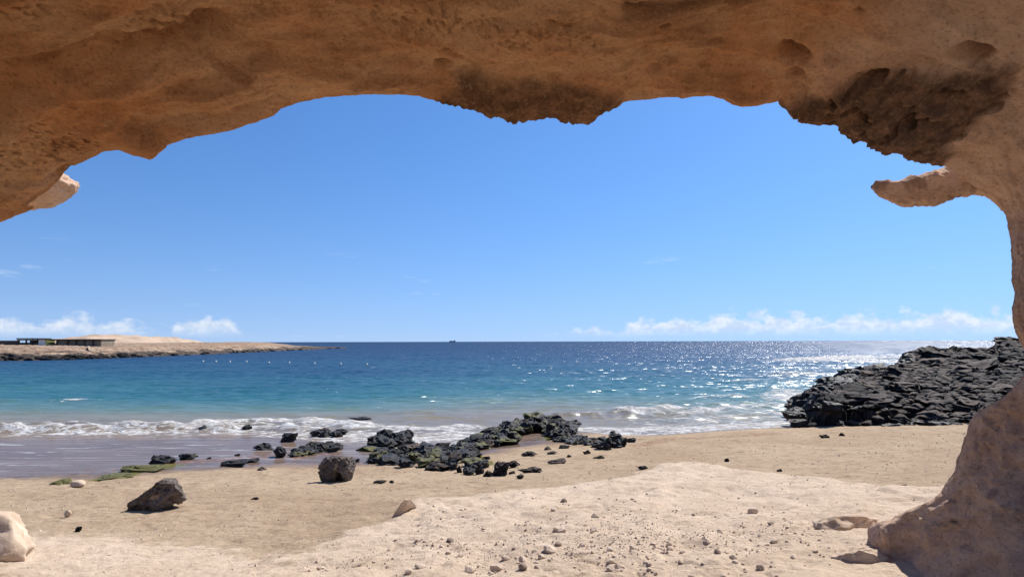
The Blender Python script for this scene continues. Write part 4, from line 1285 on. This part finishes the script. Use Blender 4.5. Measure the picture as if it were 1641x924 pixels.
# sandy mounds behind
M_DUNE = mat_plain('pale_sand_hill', (0.36, 0.265, 0.19), (0.46, 0.35, 0.255), 0.15, 0.95, 0.6, 0.5)
hill_prof = [(60, 553), (100, 548), (135, 545.5), (150, 542), (165, 537.5), (180, 536.5), (195, 537), (207, 540), (215, 544.5), (228, 543.5), (240, 541), (256, 539), (265, 543), (275, 547.5), (290, 550.5), (310, 552)]
D0 = 330.0
hxs = np.array([at_depth(a_, b_, D0) for a_, b_ in hill_prof])
gxx = np.linspace(hxs[0, 0] - 6, hxs[-1, 0] + 6, 160); gyy = np.linspace(-60, 60, 60)
prof = np.interp(gxx, hxs[:, 0], hxs[:, 2], left=1, right=1)
HXX, HYY = np.meshgrid(gxx, gyy)
pp = np.stack([HXX.ravel(), HYY.ravel() + D0, 0 * HXX.ravel()], 1)
hzz = 1.0 + (np.tile(prof, (60, 1)) - 1.0).ravel() * (np.cos(np.clip(HYY.ravel() / 60, -1, 1) * math.pi / 2) ** 0.8) + 0.8 * fbm(pp * 0.10, 4) * sstep(np.abs(HYY.ravel()), 60, 40)
me = mesh_np('sand_hill', np.stack([pp[:, 0], pp[:, 1], hzz], 1), grid_quads(60, 160), M_DUNE)
tag(link('sand_hill', me), 'pale sandy mounds rising behind the headland buildings', 'hill', kind='structure')


def box(bm_list, x0, x1, y0, y1, z0, z1):
    v = [(x0, y0, z0), (x1, y0, z0), (x1, y1, z0), (x0, y1, z0), (x0, y0, z1), (x1, y0, z1), (x1, y1, z1), (x0, y1, z1)]
    f = [(0, 3, 2, 1), (4, 5, 6, 7), (0, 1, 5, 4), (1, 2, 6, 5), (2, 3, 7, 6), (3, 0, 4, 7)]
    n0 = len(bm_list[0]); bm_list[0].extend(v); bm_list[1].extend([tuple(n0 + i for i in q) for q in f])


def boxes_obj(name, boxes, mat, parent=None):
    L = ([], [])
    for b_ in boxes: box(L, *b_)
    me = bpy.data.meshes.new(name); me.from_pydata(L[0], [], L[1]); me.materials.append(mat); me.update()
    return link(name, me, parent)


M_WALLD = mat_plain('dark_render', (0.085, 0.072, 0.065), (0.125, 0.105, 0.09), 0.8, 0.9, 0.2)
M_WALLB = mat_plain('tan_render', (0.20, 0.165, 0.125), (0.27, 0.225, 0.17), 0.8, 0.9, 0.2)
M_ROOFD = mat_plain('dark_roof', (0.045, 0.036, 0.035), (0.075, 0.06, 0.055), 0.8, 0.8, 0.2)
M_WHITE = mat_plain('white_paint', (0.74, 0.74, 0.70), (0.82, 0.82, 0.79), 1.0, 0.6, 0.1)
M_YEL = mat_plain('yellow_green_paint', (0.50, 0.52, 0.16), (0.60, 0.60, 0.24), 1.0, 0.7, 0.1)
BD = 172.0
sb = BD / F


def bx_(a_): return (a_ - PW / 2) * sb / math.cos(PITCH)


def bz_(b_, a_=80): return at_depth(a_, b_, BD)[2]


# low dark boundary wall
wal = empty('boundary_wall', (bx_(10), BD, bz_(556)))
tag(wal, 'low dark wall at the far left of the headland', 'wall')
wx0, wx1 = bx_(-120) - bx_(10), bx_(33.5) - bx_(10)
hw_ = bz_(545.2) - bz_(556)
boxes_obj('wall_body', [(wx0, wx1, 0, 0.4, -1.5, hw_ - 0.12)], M_WALLD, wal)
boxes_obj('coping', [(wx0, wx1, -0.06, 0.46, hw_ - 0.12, hw_)], M_ROOFD, wal)
# open shed
shed = empty('shed', (bx_(49), BD, bz_(556)))
tag(shed, 'dark open fronted shed with a flat roof beside the white panel', 'shed')
o0 = bx_(49); g0 = bz_(556)
boxes_obj('back_wall', [(bx_(34) - o0, bx_(65) - o0, 4.0, 4.3, -1.5, bz_(543.5) - g0)], M_WALLD, shed)
boxes_obj('front_wall', [(bx_(34) - o0, bx_(66) - o0, 0.0, 0.3, -1.5, bz_(548.5) - g0)], M_WALLD, shed)
for a_ in (34.3, 46, 56, 65.5):
    boxes_obj('post', [(bx_(a_) - o0 - .14, bx_(a_) - o0 + .14, -0.02, 0.28, -1.5, bz_(543.4) - g0)], M_ROOFD, shed)
boxes_obj('roof', [(bx_(32.5) - o0, bx_(67) - o0, -0.5, 4.6, bz_(543.2) - g0, bz_(541.4) - g0)], M_ROOFD, shed)
boxes_obj('fascia', [(bx_(34) - o0, bx_(65) - o0, -0.56, -0.5, bz_(545.4) - g0, bz_(543.6) - g0)], M_WALLB, shed)
# white kiosk
kio = empty('kiosk', (bx_(76), BD, g0))
tag(kio, 'white kiosk with a yellow green side between the shed and the long building', 'kiosk')
o0 = bx_(76)
boxes_obj('wall', [(bx_(69.5) - o0, bx_(79.5) - o0, -0.8, 2.0, -1.5, bz_(544.2) - g0)], M_WHITE, kio)
boxes_obj('side_panel', [(bx_(79.5) - o0, bx_(83.5) - o0, -0.7, 2.0, -1.5, bz_(544.4) - g0)], M_YEL, kio)
boxes_obj('roof', [(bx_(68) - o0, bx_(85) - o0, -1.0, 2.2, bz_(544.1) - g0, bz_(543.2) - g0)], M_ROOFD, kio)
boxes_obj('door', [(bx_(72) - o0, bx_(75) - o0, -0.83, -0.8, -0.2, bz_(546.5) - g0)], M_WHITE, kio)
# long building with bays
lb = empty('long_building', (bx_(125), BD, g0))
tag(lb, 'long low tan building with a dark roof edge and dark posts', 'building')
o0 = bx_(125)
boxes_obj('wall', [(bx_(95.5) - o0, bx_(165) - o0, 0.4, 6.0, -1.5, bz_(545) - g0)], M_WALLB, lb)
boxes_obj('roof', [(bx_(86) - o0, bx_(166) - o0, -0.3, 6.3, bz_(545.3) - g0, bz_(543.2) - g0)], M_ROOFD, lb)
for a_ in (95, 112, 126, 139, 152.5):
    boxes_obj('post', [(bx_(a_) - o0 - .16, bx_(a_) - o0 + .16, 0.0, 0.38, -1.5, bz_(545.4) - g0)], M_ROOFD, lb)
for a_, b_ in ((96, 111.2), (112.8, 125.2), (126.8, 138.2), (139.8, 151.7), (153.3, 164.5)):
    boxes_obj('panel', [(bx_(a_) - o0, bx_(b_) - o0, 0.22, 0.39, -1.2, bz_(547.5) - g0)], M_WALLB, lb)
boxes_obj('plinth', [(bx_(87) - o0, bx_(95) - o0, 0.1, 1.0, -1.5, bz_(550) - g0)], M_WALLD, lb)
# fallen pale beam on the slope
bm_ = boxes_obj('beam', [(-2.6, 2.6, -0.2, 0.2, -0.1, 0.12)], M_DUNE)
pb = at_depth(143, 558.3, 150); bm_.location = pb; bm_.rotation_euler = (0, math.radians(10), math.radians(-55))
tag(bm_, 'pale beam lying on the slope below the long building', 'beam')
# little white hut
ph_ = at_depth(307, 550.2, 300)
hut = empty('hut', tuple(ph_)); tag(hut, 'tiny white hut alone on the headland skyline', 'hut')
boxes_obj('wall', [(-0.2, 1.3, 0, 1.2, -1.0, 0.55)], M_WHITE, hut)
boxes_obj('dark_annex', [(-1.1, -0.2, 0.1, 1.1, -1.0, 0.35)], M_ROOFD, hut)
boxes_obj('roof', [(-0.25, 1.4, -0.1, 1.3, 0.55, 0.65)], M_WHITE, hut)

# shore blocks along the headland waterline, one mass of far rubble
r = np.random.default_rng(44)
restV, restQ, nv = [], [], 0
for i in range(420):
    a_ = r.uniform(-60, 548); u_ = (a_ - PW / 2) / F
    y0 = np.interp(u_, hsw[:, 0] / hsw[:, 1], hsw[:, 1]); k_ = r.uniform(-0.004, 0.045) * (1 if a_ < 430 else .5)
    y_ = y0 * (1 + k_); s_ = (0.2 + 0.9 * r.random() ** 2.5) * (1 if a_ < 440 else .8)
    v, q = SM[i % 6]
    restV.append(v * np.array([s_ * 1.3, s_, s_ * .6]) + np.array([u_ * y_, y_, 0.0 + 0.8 * sstep(k_, 0.0, 0.05) * (1 if a_ < 440 else .3)])); restQ.append(q + nv); nv += len(v)
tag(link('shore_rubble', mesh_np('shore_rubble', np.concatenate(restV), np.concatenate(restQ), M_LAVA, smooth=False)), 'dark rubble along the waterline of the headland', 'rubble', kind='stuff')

# ------------------------------------------------------------------ buoys
M_BUOY = mat_plain('buoy_plastic', (0.78, 0.74, 0.58), (0.82, 0.80, 0.70), 3.0, 0.5, 0.05)
V, Q = ICO[3]
bvv = V * np.array([0.14, 0.14, 0.13]); bvv[:, 2] += 0.06
bme = mesh_np('float', bvv, Q, M_BUOY)
L = ([], []); box(L, -0.02, 0.02, -0.02, 0.02, 0.2, 0.34)
tme = bpy.data.meshes.new('eye'); tme.from_pydata(L[0], [], L[1]); tme.materials.append(M_BUOY)
BUOYS = [(325.5, 579.4, 'first'), (346, 579.8, 'second'), (368.5, 580, 'third'), (395, 580, 'fourth'), (431, 581.6, 'fifth'), (463.5, 581.8, 'sixth'), (504, 583, 'seventh'), (546, 583.6, 'eighth'), (588, 584.2, 'ninth')]
for a_, b_, o_ in BUOYS:
    p = on_z(a_, b_, 0.1)
    e = empty('buoy', tuple(p)); tag(e, f'small white buoy off the headland, {o_} from the left in its row', 'buoy', 'row of white buoys')
    link('float', bme, e); link('eye', tme, e)

# distant ship on the horizon
sp_ = at_depth(725, 547.6, 9000)
ship = empty('ship', (sp_[0], 9000, 0)); tag(ship, 'tiny grey ship on the horizon', 'ship')
M_SHIP = mat_plain('ship_grey', (0.10, 0.13, 0.17), (0.14, 0.17, 0.21), 0.02, 0.7, 0.05)
boxes_obj('hull', [(-42, 42, -8, 8, -1, 11)], M_SHIP, ship)
boxes_obj('deckhouse', [(20, 36, -6, 6, 11, 22)], M_SHIP, ship)
boxes_obj('cargo', [(-34, 14, -6, 6, 11, 15)], M_SHIP, ship)
print('done', len(bpy.data.objects))
